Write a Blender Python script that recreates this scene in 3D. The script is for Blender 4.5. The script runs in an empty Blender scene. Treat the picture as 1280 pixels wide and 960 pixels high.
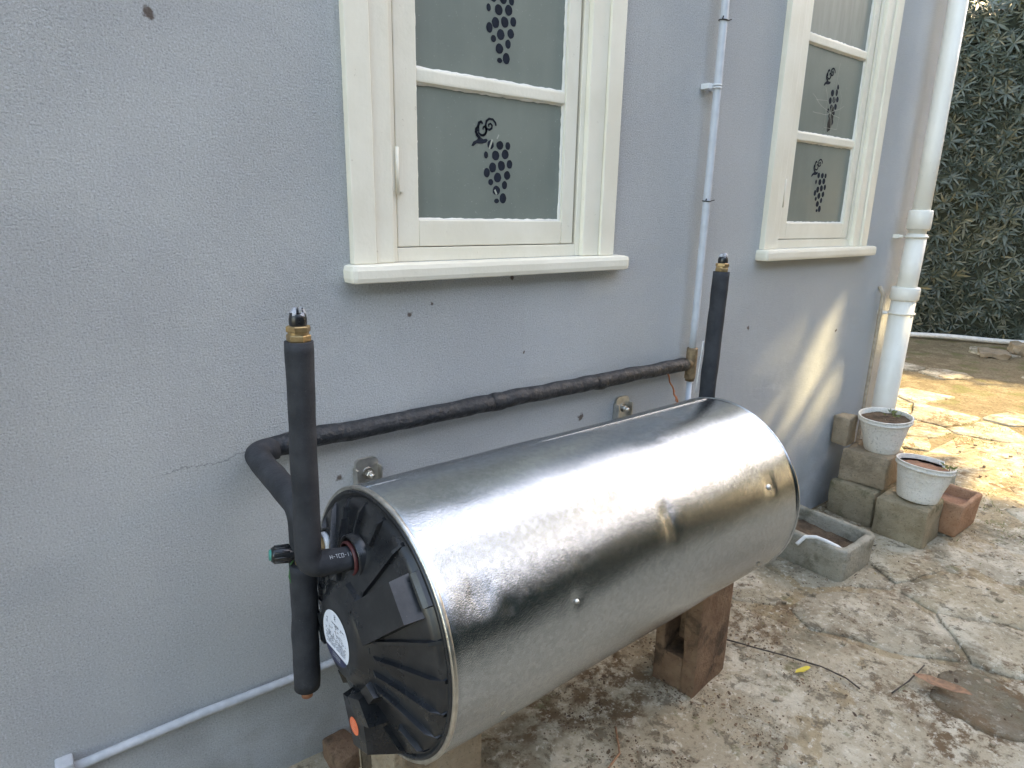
import bpy, bmesh, math, random
from mathutils import Vector, Matrix, noise
sc = bpy.context.scene
col = sc.collection
PI = math.pi
R = math.radians
# ------------------------------------------------------------------ camera
# world: x along the house wall, y into the wall (outer face y = 0), z up, ground at GZ
GZ = -1.35
cd = bpy.data.cameras.new('camera'); cam = bpy.data.objects.new('camera', cd); col.objects.link(cam)
r_ = Vector((0.78997028, -0.61284774, 0.01909438)); u_ = Vector((0.14406972, 0.21579784, 0.96575111)); f_ = Vector((0.59597891, 0.76016376, -0.25876668))
m = Matrix((r_, u_, -f_)).transposed().to_4x4(); m.translation = Vector((0, -1.35, 0)); cam.matrix_world = m
cd.sensor_width = 36; cd.lens = 810.18 / 1280 * 36; cd.clip_start = 0.05; cd.clip_end = 600
sc.camera = cam
# ------------------------------------------------------------------ sky, sun, exposure
SUN_EL, SUN_AZ = R(40), R(-24)
sdir = Vector((math.cos(SUN_EL) * math.cos(SUN_AZ), math.cos(SUN_EL) * math.sin(SUN_AZ), math.sin(SUN_EL)))
w = bpy.data.worlds.new('World'); sc.world = w; w.use_nodes = True
nt = w.node_tree; bg = nt.nodes['Background']
sky = nt.nodes.new('ShaderNodeTexSky'); sky.sky_type = 'NISHITA'; sky.sun_disc = False
sky.sun_elevation = SUN_EL; sky.sun_rotation = PI / 2 - SUN_AZ; sky.air_density = 1.0; sky.dust_density = 2.0; sky.ozone_density = 1.0
sky.dust_density = 1.1
hz_ = nt.nodes.new('ShaderNodeMix'); hz_.data_type = 'RGBA'; hz_.blend_type = 'MULTIPLY'; hz_.inputs[0].default_value = 1; hz_.inputs[7].default_value = (1.20, 1.0, .79, 1)   # thin warm veil over the whole sky
nt.links.new(sky.outputs[0], hz_.inputs[6]); nt.links.new(hz_.outputs[2], bg.inputs[0]); bg.inputs[1].default_value = 0.15
sd = bpy.data.lights.new('sun', 'SUN'); sun = bpy.data.objects.new('sun', sd); col.objects.link(sun)
sd.energy = 2.0; sd.angle = R(0.53); sd.color = (1, 0.79, 0.42)
sun.rotation_euler = (-sdir).to_track_quat('-Z', 'Y').to_euler()
sc.view_settings.view_transform = 'Standard'; sc.view_settings.look = 'None'; sc.view_settings.gamma = 1
sc.view_settings.exposure = 2.98
rng = random.Random(7)

# ------------------------------------------------------------------ materials
class G:
    """small node-graph writer"""
    def __init__(s, name):
        s.m = bpy.data.materials.new(name); s.m.use_nodes = True; s.t = s.m.node_tree
        s.b = s.t.nodes['Principled BSDF']; s.out = s.t.nodes['Material Output']
        s.geo = s.t.nodes.new('ShaderNodeNewGeometry'); s.pos = s.geo.outputs['Position']
    def put(s, v, sock):
        if v is None: return
        if isinstance(v, (int, float)): sock.default_value = v
        elif isinstance(v, tuple): sock.default_value = v + (1,) if len(sock.default_value) == 4 and len(v) == 3 else v
        else: s.t.links.new(v, sock)
    def scale(s, v, k):
        n = s.t.nodes.new('ShaderNodeVectorMath'); n.operation = 'MULTIPLY'; s.put(v, n.inputs[0]); n.inputs[1].default_value = k; return n.outputs[0]
    def noise(s, sc_, det=4, ro=.55, v=None, dist=0):
        n = s.t.nodes.new('ShaderNodeTexNoise'); s.put(v if v is not None else s.pos, n.inputs['Vector']); n.inputs['Scale'].default_value = sc_
        n.inputs['Detail'].default_value = det; n.inputs['Roughness'].default_value = ro; n.inputs['Distortion'].default_value = dist; return n.outputs[0]
    def vor(s, sc_, feat='F1', v=None, rand=1.0, out='Distance'):
        n = s.t.nodes.new('ShaderNodeTexVoronoi'); n.feature = feat; s.put(v if v is not None else s.pos, n.inputs['Vector']); n.inputs['Scale'].default_value = sc_
        n.inputs['Randomness'].default_value = rand; return n.outputs[out]
    def ramp(s, v, a, b, c0=0.0, c1=1.0):
        n = s.t.nodes.new('ShaderNodeMapRange'); n.interpolation_type = 'SMOOTHSTEP'; s.put(v, n.inputs[0])
        for i, q in enumerate((a, b, c0, c1)): n.inputs[i + 1].default_value = q
        return n.outputs[0]
    def math(s, op, a, b=None, c=None):
        n = s.t.nodes.new('ShaderNodeMath'); n.operation = op; s.put(a, n.inputs[0]); s.put(b, n.inputs[1]); s.put(c, n.inputs[2]); return n.outputs[0]
    def mix(s, f, a, b, mode='MIX'):
        n = s.t.nodes.new('ShaderNodeMix'); n.data_type = 'RGBA'; n.blend_type = mode; s.put(f, n.inputs[0]); s.put(a, n.inputs[6]); s.put(b, n.inputs[7]); return n.outputs[2]
    def bump(s, h, strength, dist, prev=None):
        n = s.t.nodes.new('ShaderNodeBump'); s.put(h, n.inputs['Height']); n.inputs['Strength'].default_value = 1; n.inputs['Distance'].default_value = dist
        s.put(strength, n.inputs['Strength'])
        if prev is not None: s.t.links.new(prev, n.inputs['Normal'])
        return n.outputs[0]
    def near(s, p, rad, soft=.5):
        """1 inside a blob of radius rad at point p, edges roughened by noise"""
        n = s.t.nodes.new('ShaderNodeVectorMath'); n.operation = 'DISTANCE'; s.put(s.pos, n.inputs[0]); n.inputs[1].default_value = p
        return s.ramp(n.outputs['Value'], rad * (1 - soft), rad, 1, 0)
    def fin(s, color=None, rough=.7, metal=0, normal=None, spec=None, **k):
        s.put(color, s.b.inputs['Base Color']); s.put(rough, s.b.inputs['Roughness']); s.put(metal, s.b.inputs['Metallic'])
        if normal is not None: s.t.links.new(normal, s.b.inputs['Normal'])
        if spec is not None: s.b.inputs['Specular IOR Level'].default_value = spec
        for kk, v in k.items(): s.put(v, s.b.inputs[kk.replace('_', ' ')])
        return s.m

def simple(name, c, rough=.6, metal=0, var=.12, ns=40, bump=.0006, bs=300, spec=None, **k):
    g = G(name)
    n = g.noise(ns, 4)
    f = g.ramp(n, .3, .7)
    c0 = tuple(x * (1 - var) for x in c); c1 = tuple(min(1, x * (1 + var)) for x in c)
    nm = g.bump(g.noise(bs, 3), .6, bump)
    return g.fin(g.mix(f, c0, c1), g.ramp(n, .3, .7, rough * .9, min(1, rough * 1.1)), metal, nm, spec, **k)

MT = {}
def mat_wall():
    g = G('painted_render')
    big = g.noise(1.3, 3); mid = g.noise(9, 4); fine = g.noise(150, 4, .6)
    c = g.mix(g.ramp(big, .3, .7), (.510, .528, .528), (.525, .540, .538))
    c = g.mix(g.ramp(mid, .45, .75, 0, .25), c, (.53, .545, .565))
    st = g.ramp(g.noise(2.1, 3), .36, .58, .82, 1.0)
    h = g.noise(270, 5, .70)
    c = g.mix(g.math('MULTIPLY', st, g.ramp(h, .53, .61, 0, .6)), c, (.68, .71, .76))  # light on the stipple crests is painted into the colour
    c = g.mix(g.math('MULTIPLY', st, g.ramp(h, .46, .38, 0, .55)), c, (.24, .26, .295))  # shade in the stipple hollows, likewise put into the colour
    # faint drips under the sills and rolled paint edges
    c = g.mix(g.math('MULTIPLY', g.ramp(g.noise(30, 4, v=g.scale(g.pos, (1, 1, .05))), .58, .72, 0, .10), g.ramp(g.noise(1.9, 2), .45, .6)), c, (.33, .34, .35))
    c = g.mix(g.ramp(g.noise(.9, 6, .75, v=g.scale(g.pos, (1, 1, 1.7))), .50, .515, 0, .10), c, (.40, .42, .46))
    # rust and dirt spots that belong to the wall
    for (x, z, rr) in ((.259, .311, .012), (.746, -.244, .009), (.553, -.611, .010), (1.327, -.603, .014), (1.098, -.375, .005), (1.051, -.17, .008), (2.177, -.409, .010), (2.87, -.485, .010), (.808, -.222, .006)):
        v = g.t.nodes.new('ShaderNodeVectorMath'); v.operation = 'DISTANCE'
        nz = g.t.nodes.new('ShaderNodeVectorMath'); nz.operation = 'MULTIPLY_ADD'
        nn = g.t.nodes.new('ShaderNodeTexNoise'); nn.inputs['Scale'].default_value = 110; g.t.links.new(g.pos, nn.inputs['Vector'])
        g.t.links.new(nn.outputs['Color'], nz.inputs[0]); nz.inputs[1].default_value = (rr * 1.6,) * 3; g.t.links.new(g.pos, nz.inputs[2])
        g.t.links.new(nz.outputs[0], v.inputs[0]); v.inputs[1].default_value = (x + rr * .8, rr * .8, z + rr * .8)
        c = g.mix(g.ramp(v.outputs['Value'], rr * .45, rr, .85, 0), c, (.085, .05, .032))
    sx = g.t.nodes.new('ShaderNodeSeparateXYZ'); g.t.links.new(g.pos, sx.inputs[0])
    # rising damp and dirt splash low on the wall, by noise
    low = g.math('MULTIPLY', g.ramp(sx.outputs[2], -.95, -1.35), g.ramp(g.noise(7, 5), .35, .62))
    c = g.mix(g.math('MULTIPLY', low, .4), c, (.19, .165, .125))
    # hairline crack running up to the pipe elbow
    cy = g.math('ADD', g.math('MULTIPLY', g.math('SUBTRACT', sx.outputs[0], .36), .06), g.math('MULTIPLY', g.math('SUBTRACT', g.noise(16, 6, .7), .5), .045))
    d = g.math('ABSOLUTE', g.math('SUBTRACT', g.math('ADD', sx.outputs[2], .505), cy))
    cr = g.math('MULTIPLY', g.ramp(d, .0004, .0018, 1, 0), g.math('MULTIPLY', g.ramp(sx.outputs[0], .16, .2), g.ramp(sx.outputs[0], .37, .35)))
    c = g.mix(g.math('MULTIPLY', cr, .45), c, (.09, .095, .11))
    nm = g.bump(h, st, .0075)
    nm = g.bump(g.noise(28, 4), .7, .004, nm)
    nm = g.bump(g.noise(5, 3), .6, .004, nm)
    return g.fin(c, .82, 0, nm, .3)
def mat_cream(name='cream_paint', c0=(.81, .775, .655), c1=(.75, .71, .585)):
    g = G(name)
    c = g.mix(g.ramp(g.noise(6, 5), .35, .7), c0, c1)
    c = g.mix(g.ramp(g.noise(60, 5, .7), .66, .74, 0, .55), c, (.40, .34, .25))
    nm = g.bump(g.noise(90, 4), .5, .0012); nm = g.bump(g.noise(18, 3, v=g.scale(g.pos, (1, 1, .25))), .5, .003, nm)
    return g.fin(c, .42, 0, nm)
def mat_frost():
    g = G('frosted_glass')
    c = g.mix(g.ramp(g.noise(3.1, 4), .3, .7), (.165, .190, .168), (.205, .230, .20))
    c = g.mix(g.ramp(g.noise(22, 4, v=g.scale(g.pos, (1, 1, .12))), .45, .8, 0, .2), c, (.26, .285, .245))
    c = g.mix(g.ramp(g.noise(240, 3), .68, .74, 0, .6), c, (.42, .43, .40))
    nm = g.bump(g.noise(2.5, 2), .4, .006)
    return g.fin(c, g.ramp(g.noise(4, 3), .3, .7, .38, .52), 0, nm, .25)
def mat_glass_old():
    g = G('rain_streaked_glass')
    c = g.mix(g.ramp(g.noise(40, 4, v=g.scale(g.pos, (1, 1, .16))), .35, .7), (.21, .235, .21), (.25, .275, .25))
    return g.fin(c, .42, 0, g.bump(g.noise(30, 3, v=g.scale(g.pos, (1, 1, .2))), .4, .002))
def mat_tank():
    g = G('galvanised_steel')
    n = g.noise(6, 4, v=g.scale(g.pos, (.5, 1, 1))); sp = g.vor(130, 'F1', out='Color'); fine = g.noise(400, 4, .7)
    sb = g.t.nodes.new('ShaderNodeSeparateXYZ'); g.t.links.new(sp, sb.inputs[0])
    c = g.mix(sb.outputs[0], (.44, .475, .515), (.53, .57, .615))
    c = g.mix(g.ramp(g.noise(11, 6, .7), .60, .72, 0, .5), c, (.50, .51, .50))
    ro = g.math('ADD', g.ramp(n, .3, .7, .065, .12), g.math('MULTIPLY', sb.outputs[1], .04))
    nm = g.bump(fine, 1.0, .00055)
    nm = g.bump(g.noise(190, 3), .7, .0003, nm)
    nm = g.bump(g.noise(7, 3, v=g.scale(g.pos, (.35, 1, 1))), .6, .0035, nm)
    return g.fin(c, ro, 1.0, nm)
def mat_black():
    g = G('black_moulded_plastic')
    c = g.mix(g.ramp(g.noise(30, 5, .7), .4, .8), (.012, .013, .015), (.028, .029, .03))
    c = g.mix(g.ramp(g.noise(190, 4, .7), .68, .74, 0, .5), c, (.12, .115, .10))
    return g.fin(c, g.ramp(g.noise(14, 5), .3, .7, .22, .42), 0, g.bump(g.noise(40, 4), .5, .001), .5)
def mat_foam():
    g = G('black_foam_insulation')
    c = g.mix(g.ramp(g.noise(25, 5), .3, .7), (.022, .024, .028), (.04, .042, .047))
    c = g.mix(g.ramp(g.noise(300, 3), .66, .74, 0, .5), c, (.09, .09, .09))
    nm = g.bump(g.noise(220, 4), .6, .0015); nm = g.bump(g.noise(30, 4), .5, .003, nm)
    return g.fin(c, .78, 0, nm, .3)
def mat_tape():
    g = G('black_tape_wrap')
    c = g.mix(g.ramp(g.noise(60, 5), .3, .7), (.011, .013, .016), (.022, .025, .029))
    nm = g.bump(g.noise(70, 5, .6), .9, .007)
    return g.fin(c, g.ramp(g.noise(40, 3), .4, .6, .3, .6), 0, nm, .5)
def mat_ground(name, kind=0):
    """0 concrete apron, 1 yard soil, 2 mortar bed, 3 flagstone"""
    g = G(name)
    big = g.noise(1.4, 5, .6); mid = g.noise(6.5, 6, .62, dist=.4); fine = g.noise(48, 7, .7); grit = g.noise(230, 4, .7); blot = g.noise(17, 7, .72, dist=.3)
    if kind == 1:
        c = g.mix(g.ramp(big, .3, .7), (.19, .145, .085), (.27, .21, .125))
        c = g.mix(g.ramp(mid, .42, .62, 0, .8), c, (.32, .26, .16))
        c = g.mix(g.ramp(fine, .5, .62, 0, .7), c, (.10, .075, .045))
        c = g.mix(g.ramp(g.noise(3.7, 5, .6), .52, .62, 0, .6), c, (.14, .15, .05))
    else:
        a0, a1 = {0: ((.44, .365, .25), (.55, .47, .335)), 2: ((.37, .285, .165), (.47, .375, .235)), 3: ((.46, .385, .26), (.56, .475, .335)), 4: ((.17, .14, .095), (.24, .20, .14))}[kind]
        c = g.mix(g.ramp(big, .35, .65), a0, a1)
        if kind == 3: oi = g.t.nodes.new('ShaderNodeObjectInfo'); c = g.mix(g.ramp(oi.outputs['Random'], 0, 1, 0, .4), c, (.33, .31, .26))
        c = g.mix(g.ramp(mid, .46, .62, 0, .75 if kind != 4 else .1), c, (.70, .63, .49))
        c = g.mix(g.ramp(g.noise(3.1, 6, .66), .50, .66, 0, .75 if kind != 2 else .9), c, (.20, .175, .115))
        c = g.mix(g.ramp(blot, .54, .62, 0, .8), c, (.17, .14, .095))
        c = g.mix(g.ramp(g.noise(8, 5, .7), .60, .68, 0, .65), c, (.18, .17, .075))
        c = g.mix(g.ramp(fine, .55, .66, 0, .7), c, (.19, .145, .09))
        c = g.mix(g.math('MULTIPLY', g.ramp(g.noise(2.3, 5, .65), .50, .62), g.ramp(g.noise(20, 6, .75), .44, .56)), c, (.185, .125, .07))
        c = g.mix(g.ramp(g.noise(31, 6, .75), .615, .655, 0, .8), c, (.11, .075, .045))
        c = g.mix(g.ramp(fine, .45, .34, 0, .7 if kind != 4 else .25), c, (.76, .70, .57))
    c = g.mix(g.ramp(grit, .60, .72, 0, .5), c, (.11, .09, .065))
    nm = g.bump(grit, .9, .003); nm = g.bump(fine, 1.0, .010, nm); nm = g.bump(blot, .8, .014, nm); nm = g.bump(mid, .8, .02, nm)
    return g.fin(c, .92, 0, nm, .2)
def mat_stone(name, c0, c1, dark, bs=45, moss=.5):
    g = G(name)
    mid = g.noise(14, 6, .65); fine = g.noise(120, 5, .7)
    c = g.mix(g.ramp(mid, .32, .68), c0, c1)
    c = g.mix(g.ramp(g.noise(8, 6, .65), .50, .66, 0, moss), c, dark)
    c = g.mix(g.ramp(fine, .56, .66, 0, .6), c, tuple(x * .45 for x in c0))
    nm = g.bump(g.noise(300, 3), .7, .002); nm = g.bump(g.noise(bs, 5, .65), .9, .010, nm)
    return g.fin(c, .92, 0, nm, .25)
def mat_leaf(name, c0, c1, c2, rough=.45, trans=0):
    g = G(name)
    oi = g.t.nodes.new('ShaderNodeObjectInfo')
    n = g.t.nodes.new('ShaderNodeTexWhiteNoise'); n.noise_dimensions = '3D'
    at = g.t.nodes.new('ShaderNodeAttribute'); at.attribute_name = 'rnd'
    f = g.math('FRACT', g.math('ADD', at.outputs['Fac'], oi.outputs['Random']))
    c = g.mix(f, c0, c1); c = g.mix(g.ramp(f, .93, 1.0), c, c2)
    g.fin(c, rough, 0, g.bump(g.noise(60, 3), .3, .002), .5)
    if trans:
        tr_ = g.t.nodes.new('ShaderNodeBsdfTranslucent'); g.put(tuple(min(1, q * 1.5) for q in c1), tr_.inputs[0]); mx = g.t.nodes.new('ShaderNodeMixShader'); mx.inputs[0].default_value = trans
        g.t.links.new(g.b.outputs[0], mx.inputs[1]); g.t.links.new(tr_.outputs[0], mx.inputs[2]); g.t.links.new(mx.outputs[0], g.out.inputs[0])
    return g.m

M = dict(wall=mat_wall(), cream=mat_cream(), putty=mat_cream('cracked_putty', (.78, .76, .69), (.70, .67, .60)), frost=mat_frost(), oldglass=mat_glass_old(),
    motif=simple('black_stencil_film', (.022, .026, .036), .85, var=.2, spec=.08), chip=simple('pale_scratch', (.34, .36, .31), .6),
    tank=mat_tank(), black=mat_black(), foam=mat_foam(), tape=mat_tape(), ground=mat_ground('weathered_concrete', 0), soil=mat_ground('yard_soil', 1), mortar=mat_ground('crumbling_mortar', 2), flag=mat_ground('paving_stone_surface', 3),
    brass=simple('brass', (.36, .26, .13), .5, .8, .2, 60), oldbrass=simple('tarnished_brass', (.25, .185, .11), .55, .5, .3, 60), copper=simple('copper', (.62, .27, .14), .35, 1.0, .2),
    dullcopper=simple('dull_copper', (.33, .17, .10), .5, .7, .25), zinc=simple('zinc_plated_steel', (.62, .60, .55), .35, 1.0, .15, 50, .001),
    conduit=simple('grey_plastic', (.50, .53, .57), .45, 0, .06), lowc=simple('painted_grey_plastic', (.44, .46, .48), .55, 0, .1, 50, .001),
    white=simple('white_plastic', (.72, .74, .75), .4, 0, .06), whitecable=simple('white_cable', (.66, .65, .62), .5, 0, .06),
    pipewhite=mat_cream('white_pipe_paint', (.84, .81, .73), (.78, .75, .66)), tan=simple('tan_painted_pipe', (.40, .33, .24), .6, 0, .2, 40),
    bucket=mat_stone('dusty_white_plastic', (.80, .77, .69), (.85, .82, .75), (.60, .53, .42), 60, .35), darksoil=mat_stone('potting_soil', (.10, .07, .045), (.20, .14, .09), (.05, .035, .025), 90, .6),
    redsoil=mat_stone('dry_red_soil', (.30, .165, .10), (.38, .22, .14), (.2, .11, .07), 90, .4),
    sandstone=mat_stone('sandstone_block', (.31, .245, .165), (.39, .315, .22), (.15, .125, .085), 38), mossstone=mat_stone('mossy_block', (.27, .22, .14), (.35, .295, .20), (.085, .09, .045), 38, .8),
    trough=mat_stone('cast_stone', (.31, .29, .23), (.38, .355, .29), (.13, .12, .08), 50, .7), terracotta=mat_stone('terracotta', (.36, .20, .115), (.43, .26, .16), (.20, .13, .08), 70, .6),
    rustblock=mat_stone('rust_stained_block', (.15, .09, .055), (.22, .145, .09), (.06, .042, .028), 60, .9), sandblock=mat_stone('sandy_concrete_block', (.30, .235, .155), (.37, .30, .21), (.17, .13, .09), 80, .5),
    label=simple('white_sticker', (.72, .75, .82), .35, 0, .03), navy=simple('navy_print', (.025, .03, .075), .35), ink=simple('dark_print', (.10, .11, .15), .5), paleink=simple('pale_print', (.42, .43, .45), .5),
    orange=simple('orange_sticker', (.78, .17, .06), .4, 0, .05), orangeink=simple('pale_orange_print', (.85, .42, .28), .4), red=simple('red_rubber', (.07, .014, .014), .5), green=simple('green_plastic', (.05, .25, .2), .4),
    greenwire=simple('green_cable', (.05, .16, .05), .5), clear=simple('crumpled_clear_plastic', (.30, .31, .34), .32, 0, .5, 90, .003, 120), dark=simple('dark_void', (.02, .018, .015), .9),
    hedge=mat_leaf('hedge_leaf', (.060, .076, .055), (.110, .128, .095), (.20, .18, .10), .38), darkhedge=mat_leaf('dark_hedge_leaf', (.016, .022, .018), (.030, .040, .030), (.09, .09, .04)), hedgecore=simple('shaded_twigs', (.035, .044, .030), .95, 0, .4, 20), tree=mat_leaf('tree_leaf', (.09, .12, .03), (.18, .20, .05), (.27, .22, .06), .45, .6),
    bark=mat_stone('bark', (.10, .075, .05), (.15, .115, .08), (.05, .04, .03), 30), yellow=simple('yellow_leaf', (.62, .48, .05), .6), brownleaf=simple('dry_brown_leaf', (.27, .15, .08), .7, 0, .3, 70, .002), twig=simple('dark_twig', (.06, .045, .035), .85, 0, .3, 90),
    debris=mat_leaf('leaf_litter', (.07, .042, .024), (.19, .12, .065), (.35, .28, .12), .85), weed=mat_leaf('weed_leaf', (.11, .15, .045), (.22, .24, .08), (.35, .30, .12), .6, .3), roof=mat_stone('clay_roof', (.30, .14, .08), (.36, .2, .12), (.2, .1, .07)), hose=simple('white_hose', (.80, .78, .74), .5, 0, .08),
    nwall=mat_cream('garden_wall_render', (.60, .54, .42), (.52, .46, .36)))

# ------------------------------------------------------------------ helpers
ORG = {}
class MB:
    """collects geometry in world coordinates, linked as ONE mesh object"""
    def __init__(s): s.v = []; s.f = []; s.smooth = []; s.rnd = None
    def add(s, vs, fs, smooth=False):
        o = len(s.v); s.v += [tuple(v) for v in vs]; s.f += [tuple(i + o for i in f) for f in fs]; s.smooth += [smooth] * len(fs); return s
    def box(s, a, b, bev=0.0, rot=0.0, jit=0.0, seg=1, seed=0):
        bm = bmesh.new(); c = [(a[i] + b[i]) / 2 for i in range(3)]; d = [abs(b[i] - a[i]) for i in range(3)]
        bmesh.ops.create_cube(bm, size=1.0)
        for v in bm.verts: v.co = Vector((v.co.x * d[0], v.co.y * d[1], v.co.z * d[2]))
        if bev: bmesh.ops.bevel(bm, geom=list(bm.edges), offset=bev, segments=2, profile=.6, affect='EDGES')
        if seg > 1: bmesh.ops.subdivide_edges(bm, edges=list(bm.edges), cuts=seg, use_grid_fill=True)
        R3 = Matrix.Rotation(rot, 3, 'Z')
        for v in bm.verts:
            if jit:
                n = noise.noise_vector(v.co * 14 + Vector((seed * 3.1, seed * 1.7, seed))); v.co += n * jit
            v.co = R3 @ v.co + Vector(c)
        bm.verts.index_update(); s.add([v.co[:] for v in bm.verts], [[v.index for v in f.verts] for f in bm.faces], bool(jit)); bm.free(); return s
    def tube(s, pts, rad, seg=20, caps=True, wob=0.0, wseed=0, closed=False):
        pts = [Vector(p) for p in pts]; rads = rad if isinstance(rad, (list, tuple)) else [rad] * len(pts)
        t0 = (pts[1] - pts[0]).normalized(); up = Vector((0, 0, 1)) if abs(t0.z) < .9 else Vector((1, 0, 0))
        n = t0.cross(up).normalized(); vs = []; fs = []
        for i, p in enumerate(pts):
            t = (pts[min(i + 1, len(pts) - 1)] - pts[max(i - 1, 0)]).normalized()
            n = (n - t * n.dot(t)).normalized(); b = t.cross(n)
            for k in range(seg):
                a = 2 * PI * k / seg; d = n * math.cos(a) + b * math.sin(a); rr = rads[i]
                if wob: rr += wob * noise.noise((p + d * .02) * 22 + Vector((wseed, 0, 0)))
                vs.append(p + d * rr)
        N = len(pts)
        for i in range(N - 1):
            for k in range(seg): fs.append((i * seg + k, i * seg + (k + 1) % seg, (i + 1) * seg + (k + 1) % seg, (i + 1) * seg + k))
        s.add(vs, fs, True)
        if caps:
            s.add(vs[:seg], [tuple(range(seg))[::-1]]); s.add(vs[-seg:], [tuple(range(seg))])
        return s
    def lathe(s, prof, o, ax=(0, 0, 1), seg=32, smooth=True, ngon=None, a0=0):
        """profile [(radius, height)] about axis ax through o"""
        ax = Vector(ax).normalized(); up = Vector((0, 0, 1)) if abs(ax.z) < .9 else Vector((1, 0, 0)); n = ax.cross(up).normalized(); b = ax.cross(n); seg = ngon or seg
        vs = [Vector(o) + ax * h + (n * math.cos(a0 + 2 * PI * k / seg) + b * math.sin(a0 + 2 * PI * k / seg)) * r for r, h in prof for k in range(seg)]
        fs = [(i * seg + k, i * seg + (k + 1) % seg, (i + 1) * seg + (k + 1) % seg, (i + 1) * seg + k) for i in range(len(prof) - 1) for k in range(seg)]
        s.add(vs, fs, smooth and not ngon); return s
    def prism(s, poly, z0, z1):
        n = len(poly); s.add([(x, y, z0) for x, y in poly] + [(x, y, z1) for x, y in poly],
            [tuple(range(n))[::-1], tuple(range(n, 2 * n))] + [(i, (i + 1) % n, n + (i + 1) % n, n + i) for i in range(n)]); return s
    def build(s, name, mat, parent=None, org=None, flat=False):
        o3 = Vector(org) if org is not None else (ORG[parent.name] if parent else Vector((0, 0, 0)))
        me = bpy.data.meshes.new(name); me.from_pydata([(Vector(v) - o3)[:] for v in s.v], [], s.f); me.materials.append(mat)
        me.polygons.foreach_set('use_smooth', s.smooth)
        bm = bmesh.new(); bm.from_mesh(me); bmesh.ops.remove_doubles(bm, verts=list(bm.verts), dist=1e-6) if len(s.f) < 60000 else None
        if len(s.f) < 60000 and not s.rnd and not flat: bmesh.ops.recalc_face_normals(bm, faces=list(bm.faces))
        if not s.rnd: bm.to_mesh(me)
        bm.free()
        if s.rnd:
            a = me.attributes.new('rnd', 'FLOAT', 'FACE'); a.data.foreach_set('value', s.rnd)
        o = bpy.data.objects.new(name, me); col.objects.link(o)
        if parent: o.parent = parent
        else: o.location = o3
        ORG[o.name] = o3
        return o
def tag(o, label=None, cat=None, group=None, kind=None):
    for k, v in (('label', label), ('category', cat), ('group', group), ('kind', kind)):
        if v: o[k] = v
    return o
def thing(name, loc, label, cat, group=None):
    o = bpy.data.objects.new(name, None); col.objects.link(o); o.location = loc; o.empty_display_size = .05; ORG[o.name] = Vector(loc); return tag(o, label, cat, group)
def arc(c, r, a0, a1, n, u, v):
    c = Vector(c); u = Vector(u); v = Vector(v); return [c + u * r * math.cos(a0 + (a1 - a0) * i / n) + v * r * math.sin(a0 + (a1 - a0) * i / n) for i in range(n + 1)]
def bend(a, c, b, r, n=6):
    """points a -> corner c -> b with a rounded corner"""
    a, c, b = Vector(a), Vector(c), Vector(b); u = (a - c).normalized(); v = (b - c).normalized(); p = c + u * r; q = c + v * r
    return [a] + [(p * (1 - t) ** 2 + c * 2 * t * (1 - t) + q * t * t) for t in [i / n for i in range(n + 1)]] + [b]
def sub(pts, step=.02):
    out = []
    for a, b in zip(pts[:-1], pts[1:]):
        a, b = Vector(a), Vector(b); k = max(1, int((b - a).length / step)); out += [a.lerp(b, i / k) for i in range(k)]
    return out + [Vector(pts[-1])]
def inst(name, mesh, parent, mw):
    o = bpy.data.objects.new(name, mesh); col.objects.link(o); o.parent = parent; l = mw.copy(); l.translation -= ORG[parent.name]; o.matrix_basis = l; return o

exec_parts = []
# ================================================================== GROUND
CX = 3.60      # corner of the house
g_ = MB(); g_.add([(-60, -60, GZ), (90, -60, GZ), (90, 90, GZ), (-60, 90, GZ)], [(0, 1, 2, 3)])
ground = tag(g_.build('ground', M['soil']), kind='structure')
# the poured concrete apron round the heater: an uneven sheet just above the soil
def hgt(x, y): return .004 * noise.noise(Vector((x * 3, y * 3, 0))) + .003 * noise.noise(Vector((x * 11, y * 11, 4)))
a_ = MB(); nx, ny = 110, 70; X0, X1, Y0, Y1 = -1.6, 2.25, -2.7, .0
edge = lambda y: 1.95 + .28 * (y + .3) * 0 - .55 * (y + .45) * (1 if y < -.45 else .3) + .06 * noise.noise(Vector((0, y * 5, 2)))
vs = []; fs = []
for j in range(ny + 1):
    y = Y0 + (Y1 - Y0) * j / ny; xe = edge(y)
    for i in range(nx + 1):
        x = X0 + (xe - X0) * i / nx; vs.append((x, y, GZ + .012 + hgt(x, y) - (.014 if i == nx else 0)))
for j in range(ny):
    for i in range(nx): k = j * (nx + 1) + i; fs.append((k, k + 1, k + nx + 2, k + nx + 1))
a_.add(vs, fs, True)
apron = tag(a_.build('concrete_apron', M['ground']), kind='structure')
# crazy paving: irregular flagstones laid on soil beyond the apron
def clip(poly, p, q):
    mx, my = (p[0] + q[0]) / 2, (p[1] + q[1]) / 2; dx, dy = q[0] - p[0], q[1] - p[1]; out = []
    f = lambda a: (a[0] - mx) * dx + (a[1] - my) * dy
    for i in range(len(poly)):
        a, b = poly[i], poly[(i + 1) % len(poly)]; fa, fb = f(a), f(b)
        if fa <= 0: out.append(a)
        if fa * fb < 0: t = fa / (fa - fb); out.append((a[0] + (b[0] - a[0]) * t, a[1] + (b[1] - a[1]) * t))
    return out
seeds = []
prg = random.Random(21)
for i in range(12000):
    x = prg.uniform(1.5, 9.4); y = prg.uniform(-3.0, 2.8); dmin = (.30 + .22 * noise.noise(Vector((x * 1.3, y * 1.3, 5)))) * (1.25 if x < 3 else 1.0) + (.1 if x > 6 else 0)
    if all((x - a) ** 2 + ((y - b) * 1.25) ** 2 > dmin ** 2 for a, b in seeds): seeds.append((x, y))
def inside(x, y): return x > edge(y) + .02 and not (x < CX + .04 and y > -.02)
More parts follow.
